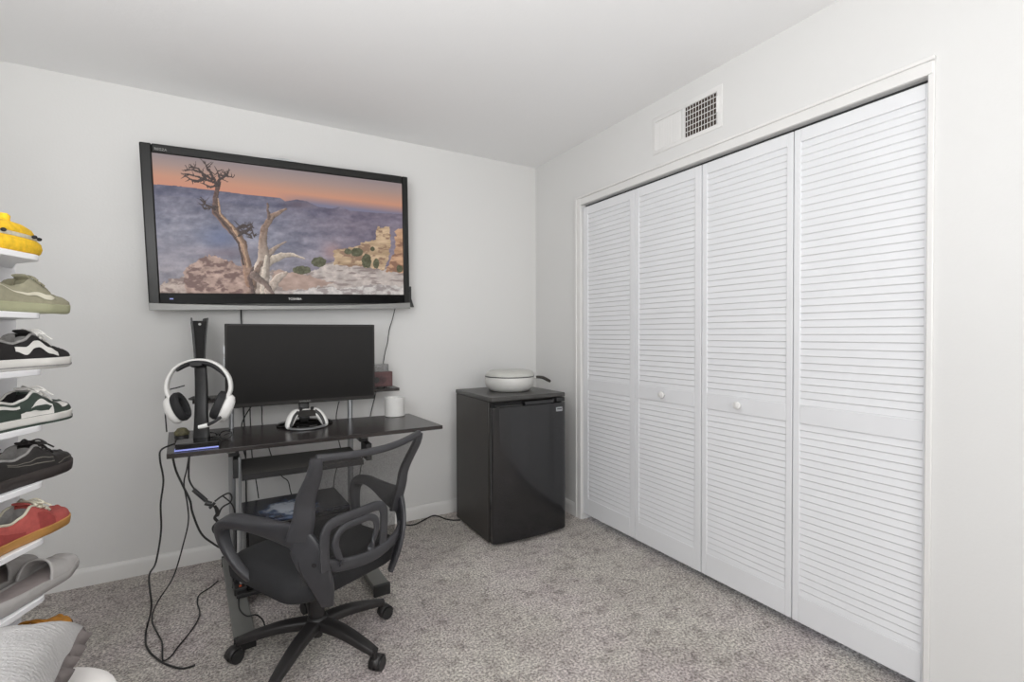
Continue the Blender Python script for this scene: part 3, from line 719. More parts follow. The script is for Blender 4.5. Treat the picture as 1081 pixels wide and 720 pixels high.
# maroon boxed gadget on the shelf
t = thing('desk_clock', 'small maroon box with round dial on the upper shelf right end', 'clock', (-1.180, -0.12, 0.886), rad(0))
obj('box_body', MB().box(-0.075, 0.052, -0.035, 0.04, 0.010, 0.098), 'maroon', t, bevel=0.003)
obj('dial', MB().cyl((-0.012, -0.039, 0.052), (-0.012, -0.035, 0.052), 0.024, n=28).cyl((-0.012, -0.043, 0.052), (-0.012, -0.039, 0.052), 0.010, n=20), 'dial', t)
obj('side_knob', MB().cyl((-0.05, -0.052, 0.052), (-0.05, -0.035, 0.052), 0.018, n=20), 'blackpl', t)
for x in (-0.06, 0.012): obj('foot', MB().cyl((x, -0.015, 0), (x, -0.015, 0.011), 0.010, n=14), 'blackpl', t)
t = thing('display_case', 'clear acrylic case standing on the small maroon box', 'case', (-1.203, -0.118, 0.984))
w_ = MB()
w_.box(-0.05, 0.05, -0.03, -0.028, 0, 0.045).box(-0.05, 0.05, 0.028, 0.03, 0, 0.045).box(-0.05, -0.048, -0.028, 0.028, 0, 0.045).box(0.048, 0.05, -0.028, 0.028, 0, 0.045).box(-0.05, 0.05, -0.03, 0.03, 0.045, 0.047)
obj('clear_cover', w_, 'clear', t, smooth=False)
obj('case_edge', MB().box(-0.052, 0.052, -0.032, -0.030, 0.042, 0.046).box(0.05, 0.052, -0.032, 0.03, 0.0, 0.046), 'silver', t)
obj('case_content', MB().box(-0.01, 0.028, -0.01, 0.01, 0.001, 0.024), 'shoegrey', t, bevel=0.003)

# ------------------------------------------------------------------ office chair
TH = 0.476
ch = thing('office_chair', 'black mesh office chair on castors facing the desk', 'chair', (-1.688, -1.078, 0), TH)
def sp(pts, k=6): return spl(pts, k)
# base: hub, five arms, castors (angles are world, minus chair turn)
for i in range(5):
    a = rad(16.8+72*i) - TH + rad(0)
    ca_, sa_ = math.cos(a), math.sin(a)
    def R2(r, z): return (r*ca_, r*sa_, z)
    arm = MB().sweep(spl([R2(0.02, 0.112), R2(0.12, 0.108), R2(0.22, 0.088), R2(0.280, 0.072)], 5), spl1([0.028, 0.025, 0.021, 0.016], 5), spl1([0.020, 0.018, 0.015, 0.012], 5), wide=(-sa_, ca_, 0), n=14, p=4)
    leg = obj('leg', arm, 'chairblk', ch)
    c = MB()
    off = (-sa_, ca_); turn = a + rad(90+25*i)
    tx, ty = math.cos(turn), math.sin(turn)
    cx, cy_ = 0.279*ca_+0.014*ty, 0.279*sa_-0.014*tx
    for s in (-1, 1):
        c.cyl((cx+tx*0.006*s, cy_+ty*0.006*s, 0.026), (cx+tx*0.023*s, cy_+ty*0.023*s, 0.026), 0.026, 0.024, n=24)
    obj('castor', c, 'blackpl', ch)
    hd = MB()
    rows = []
    for k in range(11):
        th = rad(-5+185*k/10)
        px_, pz = 0.029*math.cos(th), 0.028+0.029*math.sin(th)
        # direction perpendicular to axle
        rows.append([(cx-ty*px_+tx*w__, cy_+tx*px_+ty*w__, pz) for w__ in (-0.018, 0.018)])
    hd.grid(rows); 
    ho = obj('castor_hood', hd, 'chairblk', ch); so_ = ho.modifiers.new('solid', 'SOLIDIFY'); so_.thickness = 0.004
    obj('castor_stem', MB().cyl((0.279*ca_, 0.279*sa_, 0.05), (0.279*ca_, 0.279*sa_, 0.085), 0.008, n=12), 'chairblk', ch)
obj('hub', MB().lathe([(0.030, 0.082), (0.040, 0.088), (0.043, 0.112), (0.038, 0.130), (0.030, 0.138)], n=32), 'chairblk', ch)
obj('gas_lift', MB().cyl((0, 0, 0.06), (0, 0, 0.085), 0.018, n=20).cyl((0, 0, 0.13), (0, 0, 0.26), 0.026, 0.025, n=24).cyl((0, 0, 0.26), (0, 0, 0.325), 0.015, n=20), 'chairblk', ch)
obj('tilt_mechanism', MB().box(-0.07, 0.07, -0.10, 0.11, 0.30, 0.335).box(-0.155, 0.155, -0.08, -0.045, 0.315, 0.33), 'chairblk', ch, bevel=0.006)
# seat cushion
rows = []
def seat_ring(z, ins, lift=0.0):
    pts = []
    for (x, y) in rrect(-0.235+ins, 0.235-ins, -0.225+ins, 0.245-ins, 0.10-ins*0.5, 8):
        dz = 0.0
        if y > 0.14: dz -= 0.9*(y-0.14)**2*2.5
        pts.append((x, y, z+dz+lift*(x/0.235)**2))
    return pts
rows = [seat_ring(0.332, 0.05), seat_ring(0.330, 0.01), seat_ring(0.340, 0.0), seat_ring(0.375, -0.004), seat_ring(0.398, 0.004), seat_ring(0.412, 0.022), seat_ring(0.418, 0.05, 0.004), seat_ring(0.412, 0.12, 0.004), seat_ring(0.408, 0.18)]
obj('seat', MB().ringloft(rows), 'seatfab', ch, angle=80)
# back: side frames, top rail, mesh
def backp(s, k):
    """k 0..1 from bottom to top on the side of sign s"""
    x = interp([(0, 0.198), (0.25, 0.206), (0.5, 0.208), (0.8, 0.214), (1, 0.222)], k)
    y = interp([(0, -0.232), (0.3, -0.222), (0.6, -0.250), (1, -0.318)], k)
    z = 0.395 + 0.435*k
    return Vector((s*x-0.026*(1-k)**1.3, y, z))
for s in (-1, 1):
    pts = [backp(s, (0.37 if s < 0 else 0.30)+(0.63 if s < 0 else 0.70)*i/18) for i in range(19)]
    obj('back_upright', MB().sweep(pts, [(0.040-0.021*(i/18)) if s < 0 else (0.024-0.008*(i/18)) for i in range(19)], [0.011]*19, wide=[(0.8, 0.6*s if s < 0 else -0.15, 0)]*19, n=14, p=3), 'chairpl', ch)
def top_pt(f, k=1.0):
    a, b_ = backp(-1, k), backp(1, k); p_ = a.lerp(b_, f)
    p_.y -= 0.045*math.sin(PI*f)*min(1, 0.4+k*0.6); p_.z -= 0.010*math.sin(PI*f)*(k > 0.98)
    return p_
tr = [top_pt(i/20) for i in range(21)]
obj('top_rail', MB().sweep(tr, [0.012]*21, [0.010]*21, wide=(0, 0, 1), n=12, p=3), 'chairpl', ch)
rows = []
for i in range(17):
    k = 0.02+0.97*i/16
    rows.append([top_pt(j/24, k) for j in range(25)])
obj('mesh_back', MB().grid(rows), 'mesh', ch)
# lumbar bracket behind the mesh: lower crossbar + hooped support
def bar(pts, ra, rb, k=6):
    P_ = spl(pts, k); n_ = len(P_)
    return MB().sweep(P_, [ra]*n_, [rb]*n_, wide=(0, 0, 1), n=12, p=3)
lum = bar([(-0.188, -0.252, 0.476), (-0.12, -0.285, 0.452), (0.0, -0.305, 0.442), (0.12, -0.285, 0.452), (0.188, -0.252, 0.476)], 0.021, 0.008)
obj('lumbar_crossbar', lum, 'chairpl', ch)
def hoop(x0, x1, zt, zb, r, yoff):
    yb = -0.297
    P_ = [(-x0, yb+yoff, zb), (-x1*1.04, yb+yoff-0.002, (zb+zt)/2), (-x1, yb+yoff-0.004, zt-0.022), (-x1+0.03, yb+yoff-0.006, zt), (0, yb+yoff-0.012, zt+0.004), (x1-0.03, yb+yoff-0.006, zt), (x1, yb+yoff-0.004, zt-0.022), (x1*1.04, yb+yoff-0.002, (zb+zt)/2), (x0, yb+yoff, zb)]
    P_ = spl(P_, 5); n_ = len(P_)
    return MB().sweep(P_, [r]*n_, [0.006]*n_, wide=[((p.x*7), 0, 1) if abs(p.x) > x1-0.02 and p.z < zt-0.012 else (0, 0, 1) for p in P_], n=10, p=3)
obj('lumbar_support', hoop(0.118, 0.118, 0.606, 0.46, 0.017, 0.0).xform(Matrix.Translation((-0.060, 0, 0))), 'chairpl', ch)
obj('lumbar_support', hoop(0.058, 0.080, 0.580, 0.46, 0.012, -0.004).xform(Matrix.Translation((-0.060, 0, 0))), 'chairpl', ch)
# arms
for s in (-1, 1):
    P_ = [(s*0.137, -0.250, 0.318), (s*0.166, -0.262, 0.40), (s*0.194, -0.252, 0.48), (s*0.214, -0.212, 0.550), (s*0.232, -0.13, 0.567), (s*0.258, -0.03, 0.578), (s*0.277, 0.055, 0.578), (s*0.284, 0.108, 0.560), (s*0.281, 0.125, 0.520), (s*0.268, 0.108, 0.455), (s*0.242, 0.065, 0.385), (s*0.195, 0.030, 0.333), (s*0.130, 0.02, 0.322)]
    path = spl(P_, 6); n_ = len(path)
    ra = spl1([0.020, 0.038, 0.050, 0.050, 0.036, 0.022, 0.020, 0.019, 0.018, 0.017, 0.018, 0.020, 0.020], 6)
    rb = spl1([0.009, 0.009, 0.010, 0.012, 0.018, 0.024, 0.025, 0.024, 0.021, 0.017, 0.014, 0.010, 0.008], 6)
    wd = []
    for i, p_ in enumerate(path):
        t_ = (path[min(i+1, n_-1)]-path[max(i-1, 0)]).normalized()
        # wide direction: in the arm's own plane, across the path
        kk = min(max((i/6-3.0)/2.0, 0), 1)
        side = Vector((s*0.80, -0.60, -0.25)).lerp(Vector((s*1, 0, -0.35)), kk).normalized()
        wd.append(tuple(t_.cross(side)))
    o = obj('armrest', MB().sweep(path, ra, rb, wide=wd, n=20, p=4), 'chairpl', ch)
    for (y, z, x) in ((-0.232, 0.535, 0.200), (-0.258, 0.480, 0.186)):
        nb_ = Vector((s*0.80, -0.60, -0.25)).normalized(); c_ = Vector((s*x, y, z))
        bolts = MB().cyl(c_+nb_*0.004, c_+nb_*0.0150, 0.0075, n=14)
        obj('bolt', bolts, 'darkin', o)

# ------------------------------------------------------------------ mini fridge
fg = thing('mini_fridge', 'black mini fridge with glossy door between desk and closet', 'fridge', (-0.452, -0.365, 0))
FW = 0.253; FB, FD = 0.235, -0.226
obj('cabinet', MB().box(-FW, FW, FD, FB, 0.012, 0.824), 'fridge', fg, bevel=0.006)
obj('top_panel', MB().box(-FW-0.003, FW+0.003, FD-0.045, FB, 0.824, 0.849), 'fridgetop', fg, bevel=0.005)
for x in (-0.2, 0.2):
    for y in (-0.17, 0.2): obj('foot', MB().cyl((x, y, 0), (x, y, 0.014), 0.016, n=14), 'blackpl', fg)
obj('door_gasket', MB().box(-FW+0.008, FW-0.008, FD-0.018, FD, 0.03, 0.812), 'darkin', fg)
dd = []
for i in range(25):
    x = -FW+2*FW*i/24; bow = 0.018*(1-(x/FW)**2); ee = 0.010*max(0, (abs(x)-FW+0.02)/0.02)**2
    dd.append((x, FD-0.056-bow+ee))
door = MB().prism(dd+[(FW, FD-0.018), (-FW, FD-0.018)], 0.020, 0.792, axis=2)
dr = obj('door', door, 'fridgedoor', fg, bevel=0.004)
# top edge of the door with the grip recess at left and the hinge cover at right
obj('door_top', MB().prism([(x, y+0.014) for x, y in dd[10:21]]+[(dd[20][0], FD-0.018), (dd[10][0], FD-0.018)], 0.792, 0.814, axis=2), 'fridgedoor', dr, bevel=0.003)
obj('grip', MB().prism([(x, y+0.004) for x, y in dd[1:10]]+[(dd[9][0], FD-0.02), (dd[1][0], FD-0.02)], 0.792, 0.803, axis=2), 'blackpl', dr, bevel=0.004)
obj('hinge', MB().box(FW-0.065, FW-0.004, FD-0.05, FD, 0.796, 0.821), 'blackpl', fg, bevel=0.004)
bd = MB().box(FW-0.082, FW-0.034, FD-0.0665, FD-0.058, 0.740, 0.766)
obj('badge', bd, 'steel', dr, bevel=0.002)
obj('badge_mark', MB().box(FW-0.075, FW-0.041, FD-0.0675, FD-0.062, 0.7525, 0.7575), 'darkin', dr)

PS = 1.03
t = thing('lidded_pan', 'pale grey lidded pan with dark handle on top of the black fridge', 'pan', (-0.435, -0.365, 0.849), rad(-26))
obj('pan_body', MB().lathe([(0.112, 0.0), (0.128, 0.006), (0.150, 0.028), (0.158, 0.055), (0.157, 0.082), (0.154, 0.090), (0.148, 0.090), (0.146, 0.06), (0.10, 0.01)], n=56), 'pan', t, angle=60)
obj('pan_band', MB().lathe([(0.1565, 0.0895), (0.1575, 0.091), (0.1565, 0.0945), (0.15, 0.0945)], n=56), 'panband', t)
obj('pan_lid', MB().lathe([(0.150, 0.0945), (0.1565, 0.0955), (0.156, 0.103), (0.146, 0.120), (0.128, 0.128), (0.115, 0.1295), (0.10, 0.128), (0.05, 0.126), (0.01, 0.126)], n=56), 'panlid', t, angle=60)
hp = spl([(0.150, 0.0, 0.080), (0.18, 0.0, 0.083), (0.215, 0.0, 0.078), (0.250, 0.0, 0.060), (0.262, 0.0, 0.052)], 5)
obj('handle', MB().sweep(hp, spl1([0.010, 0.012, 0.014, 0.013, 0.009], 5), spl1([0.008, 0.009, 0.010, 0.010, 0.007], 5), wide=(0, 1, 0), n=14), 'handle', t)
obj('handle_mount', MB().sweep([(0.146, 0, 0.078), (0.168, 0, 0.082)], [0.014, 0.012], [0.011, 0.010], wide=(0, 1, 0), n=12), 'pan', t)

# ------------------------------------------------------------------ cables
def cable(label, pts, r=0.0035, k=6, name='power_cable'):
    P_ = spl(pts, k)
    for q in P_: q.z = max(q.z, r+0.001)
    o = obj(name, MB().tube(P_, r, 8), 'cable'); return tag(o, label, 'cable', 'loose black cables around the desk')
def cr(x, y): return (140+x/2.769, 460+y/2.769)
def hang(lst, y): return [at(*p, 1, y) for p in lst]
def lay(lst, z=0.006): return [at(*p, 2, z) for p in lst]
y0 = -0.66
A = [at(186, 468, 1, -0.60)] + hang([cr(85, 40), cr(80, 70), cr(90, 130), cr(82, 200), cr(83, 280)], -0.665) + [at(*cr(68, 370), 1, -0.68), at(*cr(48, 412), 1, -0.69), at(*cr(55, 500), 1, -0.70)] + lay([cr(42, 560), cr(38, 605), cr(50, 632), cr(72, 652), cr(95, 667), cr(140, 680), cr(168, 676), cr(182, 670)])
cable('long black cable drooping from the desk left end, its plug end curled on the carpet', A, 0.0035)
B = [at(*cr(165, 58), 1, -0.70), at(*cr(158, 100), 1, -0.70), at(*cr(150, 140), 1, -0.69), at(*cr(160, 200), 1, -0.69), at(*cr(163, 250), 1, -0.69), at(*cr(150, 310), 1, -0.69), at(*cr(120, 410), 1, -0.68), at(*cr(78, 478), 1, -0.70)] + lay([cr(60, 516), cr(58, 548), cr(74, 580), cr(86, 605), cr(87, 640), cr(90, 658)]) + lay([cr(112, 645), cr(132, 618), cr(165, 578), cr(190, 540), cr(196, 515), cr(189, 488), cr(195, 465), cr(225, 445), cr(250, 424)])
cable('thin black cable hanging by the desk left end, snaking across carpet to desk foot', B, 0.0028)
Cc = [at(*cr(118, 68), 1, -0.70)] + hang([cr(128, 105), cr(148, 148), cr(168, 190), cr(175, 225), cr(200, 285), cr(235, 315), cr(268, 333), cr(300, 342)], -0.66)
cable('black cable curving from under the desktop towards the chair armrest', Cc, 0.004)
D = [at(*cr(166, 62), 1, -0.705)] + hang([cr(164, 95), cr(166, 130), cr(182, 158), cr(200, 176), cr(225, 196), cr(240, 210), cr(248, 235), cr(258, 215), cr(268, 205), cr(285, 195), cr(290, 180), cr(282, 168), cr(262, 176), cr(240, 192)], -0.64)
pl = cable('short black cable with inline connectors, tangled by the left silver post', D, 0.0035)
cn = MB()
for a_, b_, r_ in ((cr(178, 158), cr(215, 190), 0.0085), (cr(212, 196), cr(230, 200), 0.010), (cr(225, 212), cr(240, 196), 0.006)):
    cn.cyl(at(*a_, 1, -0.64), at(*b_, 1, -0.64), r_, n=14)
obj('connector', cn, 'blackpl', pl)
T2 = hang([cr(240, 205), cr(250, 222), cr(240, 240), cr(248, 252), cr(236, 268), cr(240, 282), cr(252, 290)], -0.63)
cable('knotted black cable end dangling above the chair left armrest', T2, 0.006, name='cable_tie')
E_ = hang([cr(300, 190), cr(300, 230), cr(296, 300)], -0.56) + [at(*cr(290, 420), 1, -0.52), at(*cr(286, 440), 1, -0.52)]
cable('black cable running down the left silver post to the power strip', hang([cr(262, 175), cr(290, 200), cr(300, 235), cr(303, 300)], -0.50) + hang([cr(300, 380), cr(292, 445)], -0.50), 0.003)
ps = thing('power_strip', 'small black power strip with orange light on the left desk foot', 'power strip', (-1.945, -0.50, 0.050), rad(5))
obj('strip_body', MB().prism(rrect(-0.026, 0.026, -0.085, 0.085, 0.008), 0, 0.032), 'blackpl', ps, bevel=0.003)
obj('switch', MB().box(-0.006, 0.004, -0.07, -0.055, 0.030, 0.034), 'orange', ps, bevel=0.002)
for k in range(2): obj('plug', MB().box(-0.018, 0.018, -0.03+0.055*k, 0.01+0.055*k, 0.030, 0.062), 'blackpl', ps, bevel=0.004)
cable('thin black cable trailing from the power strip over the left desk foot', [(-1.945, -0.585, 0.07), (-1.948, -0.63, 0.056), (-1.945, -0.72, 0.056), (-1.92, -0.79, 0.056), (-1.885, -0.80, 0.055), (-1.862, -0.81, 0.03), (-1.855, -0.83, 0.006)], 0.0028)
t = thing('power_adapter', 'small white power adapter lying on the carpet under the chair seat', 'adapter', (-1.862, -0.535, 0.072), rad(25))
obj('adapter_body', MB().prism(rrect(-0.042, 0.042, -0.026, 0.026, 0.008), 0, 0.026), 'white', t, bevel=0.003)
# television and monitor leads on the wall
cable('thin black television lead hanging down the wall right of the monitor', [at(417, 326, 1, -0.06)] + hang([(414, 338), (411, 348), (409, 362), (406.5, 372), (404, 386)], -0.02) + hang([(399, 405), (396, 418), (392, 434), (388, 455), (384, 475), (380, 500), (377, 530)], -0.02), 0.0025)
cable('black television lead showing between the television and the monitor', [at(254.5, 326, 1, -0.06)] + hang([(254.5, 334), (255, 345), (256, 380), (257, 430), (259, 470), (260, 530)], -0.025), 0.004)
cable('black monitor lead arching from under the screen left half to the desk back', [at(268, 425, 1, -0.20)] + hang([(262, 434), (258, 441), (255, 450), (256, 470), (262, 492)], -0.14), 0.003)
cable('black lead dropping behind the desk, second from the left post', [at(264, 424, 1, -0.20)] + hang([(264, 434), (264.5, 448), (266, 480), (269, 500), (271, 512), (273, 526)], -0.13) , 0.003)
cable('black lead dropping behind the desk, left of the controller', [at(275, 424, 1, -0.20)] + hang([(276.5, 432), (277, 448), (283, 470), (288, 485), (297, 502), (304, 508), (307, 520), (312, 535)], -0.12), 0.0028)
cable('thin black lead dropping behind the desk, right of the controller', [at(358, 424, 1, -0.20)] + hang([(356.5, 430), (355, 442), (357, 462), (360, 480), (354, 500), (352, 520), (355, 545)], -0.12), 0.0028)
Fx = lay([(421, 551), (426, 554), (437, 554), (446.5, 549.5), (456.7, 544.5), (463, 545), (470.7, 548), (478, 549), (486, 549)], 0.006)
cable('black power cord lying on the carpet between chair and fridge', Fx, 0.004)
cable('black cable dangling at the desk left end behind the headset', hang([(195, 407), (186, 409.5), (178, 412), (175, 420), (174.5, 436), (176, 456)], -0.28) , 0.003)

# ------------------------------------------------------------------ shoe rack and shoes
HD = rad(90-22)          # heading of the toes (math angle from +x)
TOE = Vector((-2.405, -1.093, 0))
head = Vector((math.cos(HD), math.sin(HD), 0)); left = Vector((-math.sin(HD), math.cos(HD), 0))
DT = 1.45
levels_py = [266.5, 331, 394, 456.5, 520, 584, 649, 713]
def zlev(py): return CAM.z - (py-356.3)/ (FPX/1.245)
ZL = [zlev(p) for p in levels_py]
rk = thing('shoe_rack', 'tall white open shoe rack with one pair of footwear per shelf', 'shoe rack', (TOE.x, TOE.y, 0), HD)
# local: x along heading (toe at 0), y left
for i, z in enumerate(ZL):
    pts = [(-0.42, 0.16), (-0.42, -0.048), (-0.155, -0.048)] + [(-0.155+0.045*math.sin(rad(a)), -0.003-0.045*math.cos(rad(a))) for a in (15, 30, 45, 60, 75)] + [(-0.07, 0.06), (0.045, 0.16)]
    obj('shelf', MB().prism(pts, z-0.016, z), 'rackwhite', rk, bevel=0.002)
obj('side_panel', MB().box(-0.42, 0.055, 0.160, 0.176, 0.0, ZL[0]+0.12), 'rackwhite', rk, bevel=0.002)
obj('rear_panel', MB().box(-0.436, -0.42, -0.066, 0.176, 0.0, ZL[0]+0.12), 'rackwhite', rk, bevel=0.002)

def make_shoe(name, label, i, u=0.0, v=0.0, turn=0.0, L=0.285, sole='shoewhite', upper='skate', lining='shoegrey', laces='shoewhite', sole_h=0.026, sole_line=None, patches=(), collar_trim=None, spring=0.006, tongue=None, zs=1.0, tongue_m=None, group=None, bow=True):
    pos = TOE + head*u + left*v
    t = thing(name, label, 'shoe', (pos.x, pos.y, ZL[i]), HD+rad(turn), group='footwear on the shoe rack')
    def hw(s):
        if s < 0.18: w = 0.046*max(0.0, 1-((0.18-s)/0.18)**2.3)**0.5
        else: w = interp([(0.18, 0.046), (0.32, 0.047), (0.52, 0.039), (0.7, 0.034), (1.0, 0.034)], s)
        if s > 0.9: w *= max(0.0, 1-((s-0.9)/0.1)**2.5)**0.5
        return max(w, 0.0015)
    def zt(s): return sole_h + 0.86*zs*interp([(0, 0.006), (0.05, 0.022), (0.14, 0.031), (0.25, 0.037), (0.36, 0.060), (0.46, 0.077), (0.5, 0.076), (0.6, 0.056), (0.7, 0.048), (0.85, 0.058), (1.0, 0.068)], s)
    def ye(s):
        k = interp([(0, 0.30), (0.22, 0.32), (0.34, 0.42), (0.46, 0.55), (0.55, 0.72), (1.0, 0.78)], s)
        return hw(s)*k
    def spr(s): return spring*max(0, 1-s/0.2)**2
    def side(s, z):
        tt = min(max((z-sole_h)/(zt(s)-sole_h), 0), 1)
        return ye(s)+(hw(s)-ye(s))*(1-tt**2.2)**(1/1.8)
    NS = 46
    # sole
    outline = []
    ss = [0.5-0.5*math.cos(PI*k/NS) for k in range(NS+1)]
    outl = [(s, 1) for s in ss] + [(s, -1) for s in reversed(ss[1:-1])]
    rings = []
    for fz, ex in ((0.0, -0.004), (0.12, 0.001), (0.5, 0.003), (0.92, 0.0035), (1.0, 0.001)):
        rings.append([(-s*L, sg*(hw(s)+ex), fz*sole_h+spr(s)) for s, sg in outl])
    obj('sole', MB().ringloft(rings), sole, t, angle=50)
    if sole_line:
        b2 = MB(); rows = [[(-s*L, sg*(hw(s)+0.0042), z+spr(s)) for s, sg in outl] for z in sole_line[:2]]
        b2.ringloft(rows, False); obj('sole_line', b2, sole_line[2], t)
    up = MB(); li = MB(); rows_r, rows_l, rows_c = [], [], []
    for k in range(NS+1):
        s = 0.004+0.992*ss[k]; J = 8; zt_ = zt(s)
        R_ = [(-s*L, -side(s, sole_h+(zt_-sole_h)*j/J), sole_h-0.002+(zt_-sole_h+0.002)*j/J+spr(s)) for j in range(J+1)]
        rows_r.append(R_); rows_l.append([(x, -y, z) for x, y, z in R_])
        a = min(max((s-0.45)/0.06, 0), 1); a = a*a*(3-2*a)
        e = ye(s); cen = []
        for f_ in (-1, -0.93, -0.84, -0.8, -0.4, 0, 0.4, 0.8, 0.84, 0.93, 1):
            dome = zt_ + 0.006*(1-f_*f_)*(1 if s < 0.3 else 1)
            zc = zt_ if abs(f_) > 0.92 else (zt_-0.004 if abs(f_) > 0.83 else sole_h+0.008)
            cen.append((-s*L, f_*e, (1-a)*dome+a*zc+spr(s)))
        rows_c.append(cen)
    up.grid(rows_r); up.grid(rows_l)
    cut = next(k for k in range(NS+1) if ss[k] > 0.44)
    up.grid(rows_c[:cut+1])
    obj('upper', up, upper, t, angle=75)
    li.grid(rows_c[cut:]); obj('lining', li, lining, t, angle=60)
    # tongue
    tg = spl([(-0.28*L, 0, zt(0.28)+0.002), (-0.38*L, 0, zt(0.38)+0.004), (-0.46*L, 0, zt(0.46)+0.004), (-0.50*L, 0, zt(0.46)+0.009)], 5)
    obj('tongue', MB().sweep(tg, [0.018]*len(tg), [0.004]*len(tg), wide=(0, 1, 0), n=12, p=3), tongue_m or upper, t)
    # laces
    lc_ = MB()
    for q_ in range(5):
        s = 0.25+0.045*q_; e = ye(s)+0.004; z = zt(s)+0.006+spr(s)
        lc_.tube(spl([(-s*L, -e-0.004, z-0.006), (-(s-0.006)*L, -e*0.5, z+0.005), (-(s-0.006)*L, e*0.5, z+0.005), (-s*L, e+0.004, z-0.006)], 4), 0.0032, 6)
    if bow:
        s = 0.42; z = zt(s)+0.012
        for sg in (-1, 1):
            lc_.tube(spl([(-s*L, 0, z), (-(s-0.03)*L, sg*0.018, z+0.006), (-(s-0.05)*L, sg*0.034, z-0.008), (-(s-0.01)*L, sg*0.022, z-0.002), (-s*L, 0, z)], 4), 0.0026, 6)
            lc_.tube(spl([(-s*L, 0, z), (-(s-0.06)*L, sg*0.02, z-0.004), (-(s-0.12)*L, sg*0.038, z-0.022)], 4), 0.0024, 6)
    obj('laces', lc_, laces, t)
    # collar piping
    if collar_trim:
        pt = []
        for k in range(cut-4, NS+1):
            s = 0.004+0.992*ss[k]; pt.append((-s*L, -ye(s)-0.001, zt(s)+spr(s)))
        ptl = [(x, -y, z) for x, y, z in reversed(pt)]
        obj('collar_trim', MB().tube(pt+ptl[1:], 0.0035, 8), collar_trim, t)
    # side panels: strips defined by two height curves over s (heights as a fraction of the side)
    for (pn, mt_, s0, s1, lo, hi, eps) in patches:
        for sg in (-1, 1):
            rows = []
            for k in range(25):
                s = s0+(s1-s0)*k/24
                zl = sole_h+(zt(s)-sole_h)*interp(lo, s); zh = sole_h+(zt(s)-sole_h)*interp(hi, s)
                rows.append([(-s*L, sg*(side(s, zl+(zh-zl)*j/6)+eps), zl+(zh-zl)*j/6+spr(s)) for j in range(7)])
            po = obj(pn, MB().grid(rows), mt_, t, angle=80)
    return t
# hook-shaped emblem: long thin tail rising rearwards, curved tip at the front
def swoosh(mt_, s0=0.27, s1=0.74, eps=0.0022, tail=0.72):
    a = s0; b_ = s1
    return [('side_emblem', mt_, a, b_, [(a, 0.42), (a+0.04, 0.22), (a+0.10, 0.20), (a+0.2, 0.32), (b_, tail-0.02)], [(a, 0.46), (a+0.04, 0.50), (a+0.10, 0.44), (a+0.2, 0.46), (b_, tail)], eps)]
# 1 yellow plush slipper
def slipper(label, i, u, v):
    pos = TOE + head*u + left*v
    t = thing('plush_slipper', label, 'slipper', (pos.x, pos.y, ZL[i]), HD, group='footwear on the shoe rack')
    L = 0.25
    def outl(s, w):
        return w*max(0.02, 1-abs(2*s-1)**2.6)**0.5
    def loft(prof, m, name, x0=-L, x1=0.0):
        rings = []
        for fw_, z in prof:
            rings.append([(x0+(x1-x0)*(0.5+0.5*fw_*math.cos(2*PI*k/36)), 0.052*fw_*math.copysign(abs(math.sin(2*PI*k/36))**0.8, math.sin(2*PI*k/36)), z) for k in range(36)])
        return obj(name, MB().ringloft(rings), m, t, angle=80)
    loft([(0.86, 0.0), (0.96, 0.006), (1.0, 0.018), (0.97, 0.032), (0.90, 0.038)], 'yellow', 'slipper_body')
    loft([(0.86, 0.036), (0.885, 0.042), (0.87, 0.049)], 'yband', 'band')
    loft([(0.84, 0.046), (0.87, 0.054), (0.80, 0.066), (0.62, 0.076), (0.35, 0.081), (0.05, 0.083)], 'yellow', 'slipper_top', x0=-L, x1=-0.006)
    obj('nub', MB().lathe([(0.013, 0), (0.012, 0.012), (0.013, 0.02), (0.008, 0.026)], c=(-0.105, -0.005, 0.074), n=20), 'yellow', t)
    for x, y in ((-0.028, -0.030), (-0.062, -0.044), (-0.16, -0.048)): obj('button', MB().ellipsoid((x, y, 0.047), 0.006, 0.006, 0.005, 12, 8), 'darkin', t)
slipper('yellow plush slipper with a round nub on the top shelf of the rack', 0, -0.085, 0.0)
# 2 sage runner
make_shoe('sneaker', 'sage grey suede sneaker with cream swoosh on second rack shelf', 1, u=0.0, sole='sagesole', upper='sage', lining='sage', laces='sage', sole_h=0.027, patches=swoosh('cream', 0.30, 0.86, tail=0.86) + [('toe_panel', 'sage', 0.03, 0.24, [(0.03, 0.0), (0.24, 0.0)], [(0.03, 0.25), (0.1, 0.45), (0.24, 0.30)], 0.0012)], bow=False, tongue_m='sage')
# 3 black skate shoe with white side stripe
vst = [('side_stripe', 'shoewhite', 0.27, 0.70, [(0.27, 0.14), (0.36, 0.22), (0.47, 0.46), (0.52, 0.44), (0.60, 0.22), (0.70, 0.50)], [(0.27, 0.46), (0.36, 0.56), (0.47, 0.74), (0.52, 0.74), (0.60, 0.66), (0.70, 0.80)], 0.002)]
make_shoe('sneaker', 'black low sneaker with white wave stripe and white sole, nearer of its pair', 2, upper='skate', sole='shoewhite', lining='shoegrey', laces='shoewhite', sole_h=0.03, patches=vst, collar_trim='shoegrey', sole_line=(0.006, 0.010, 'shoegrey'), spring=0.004)
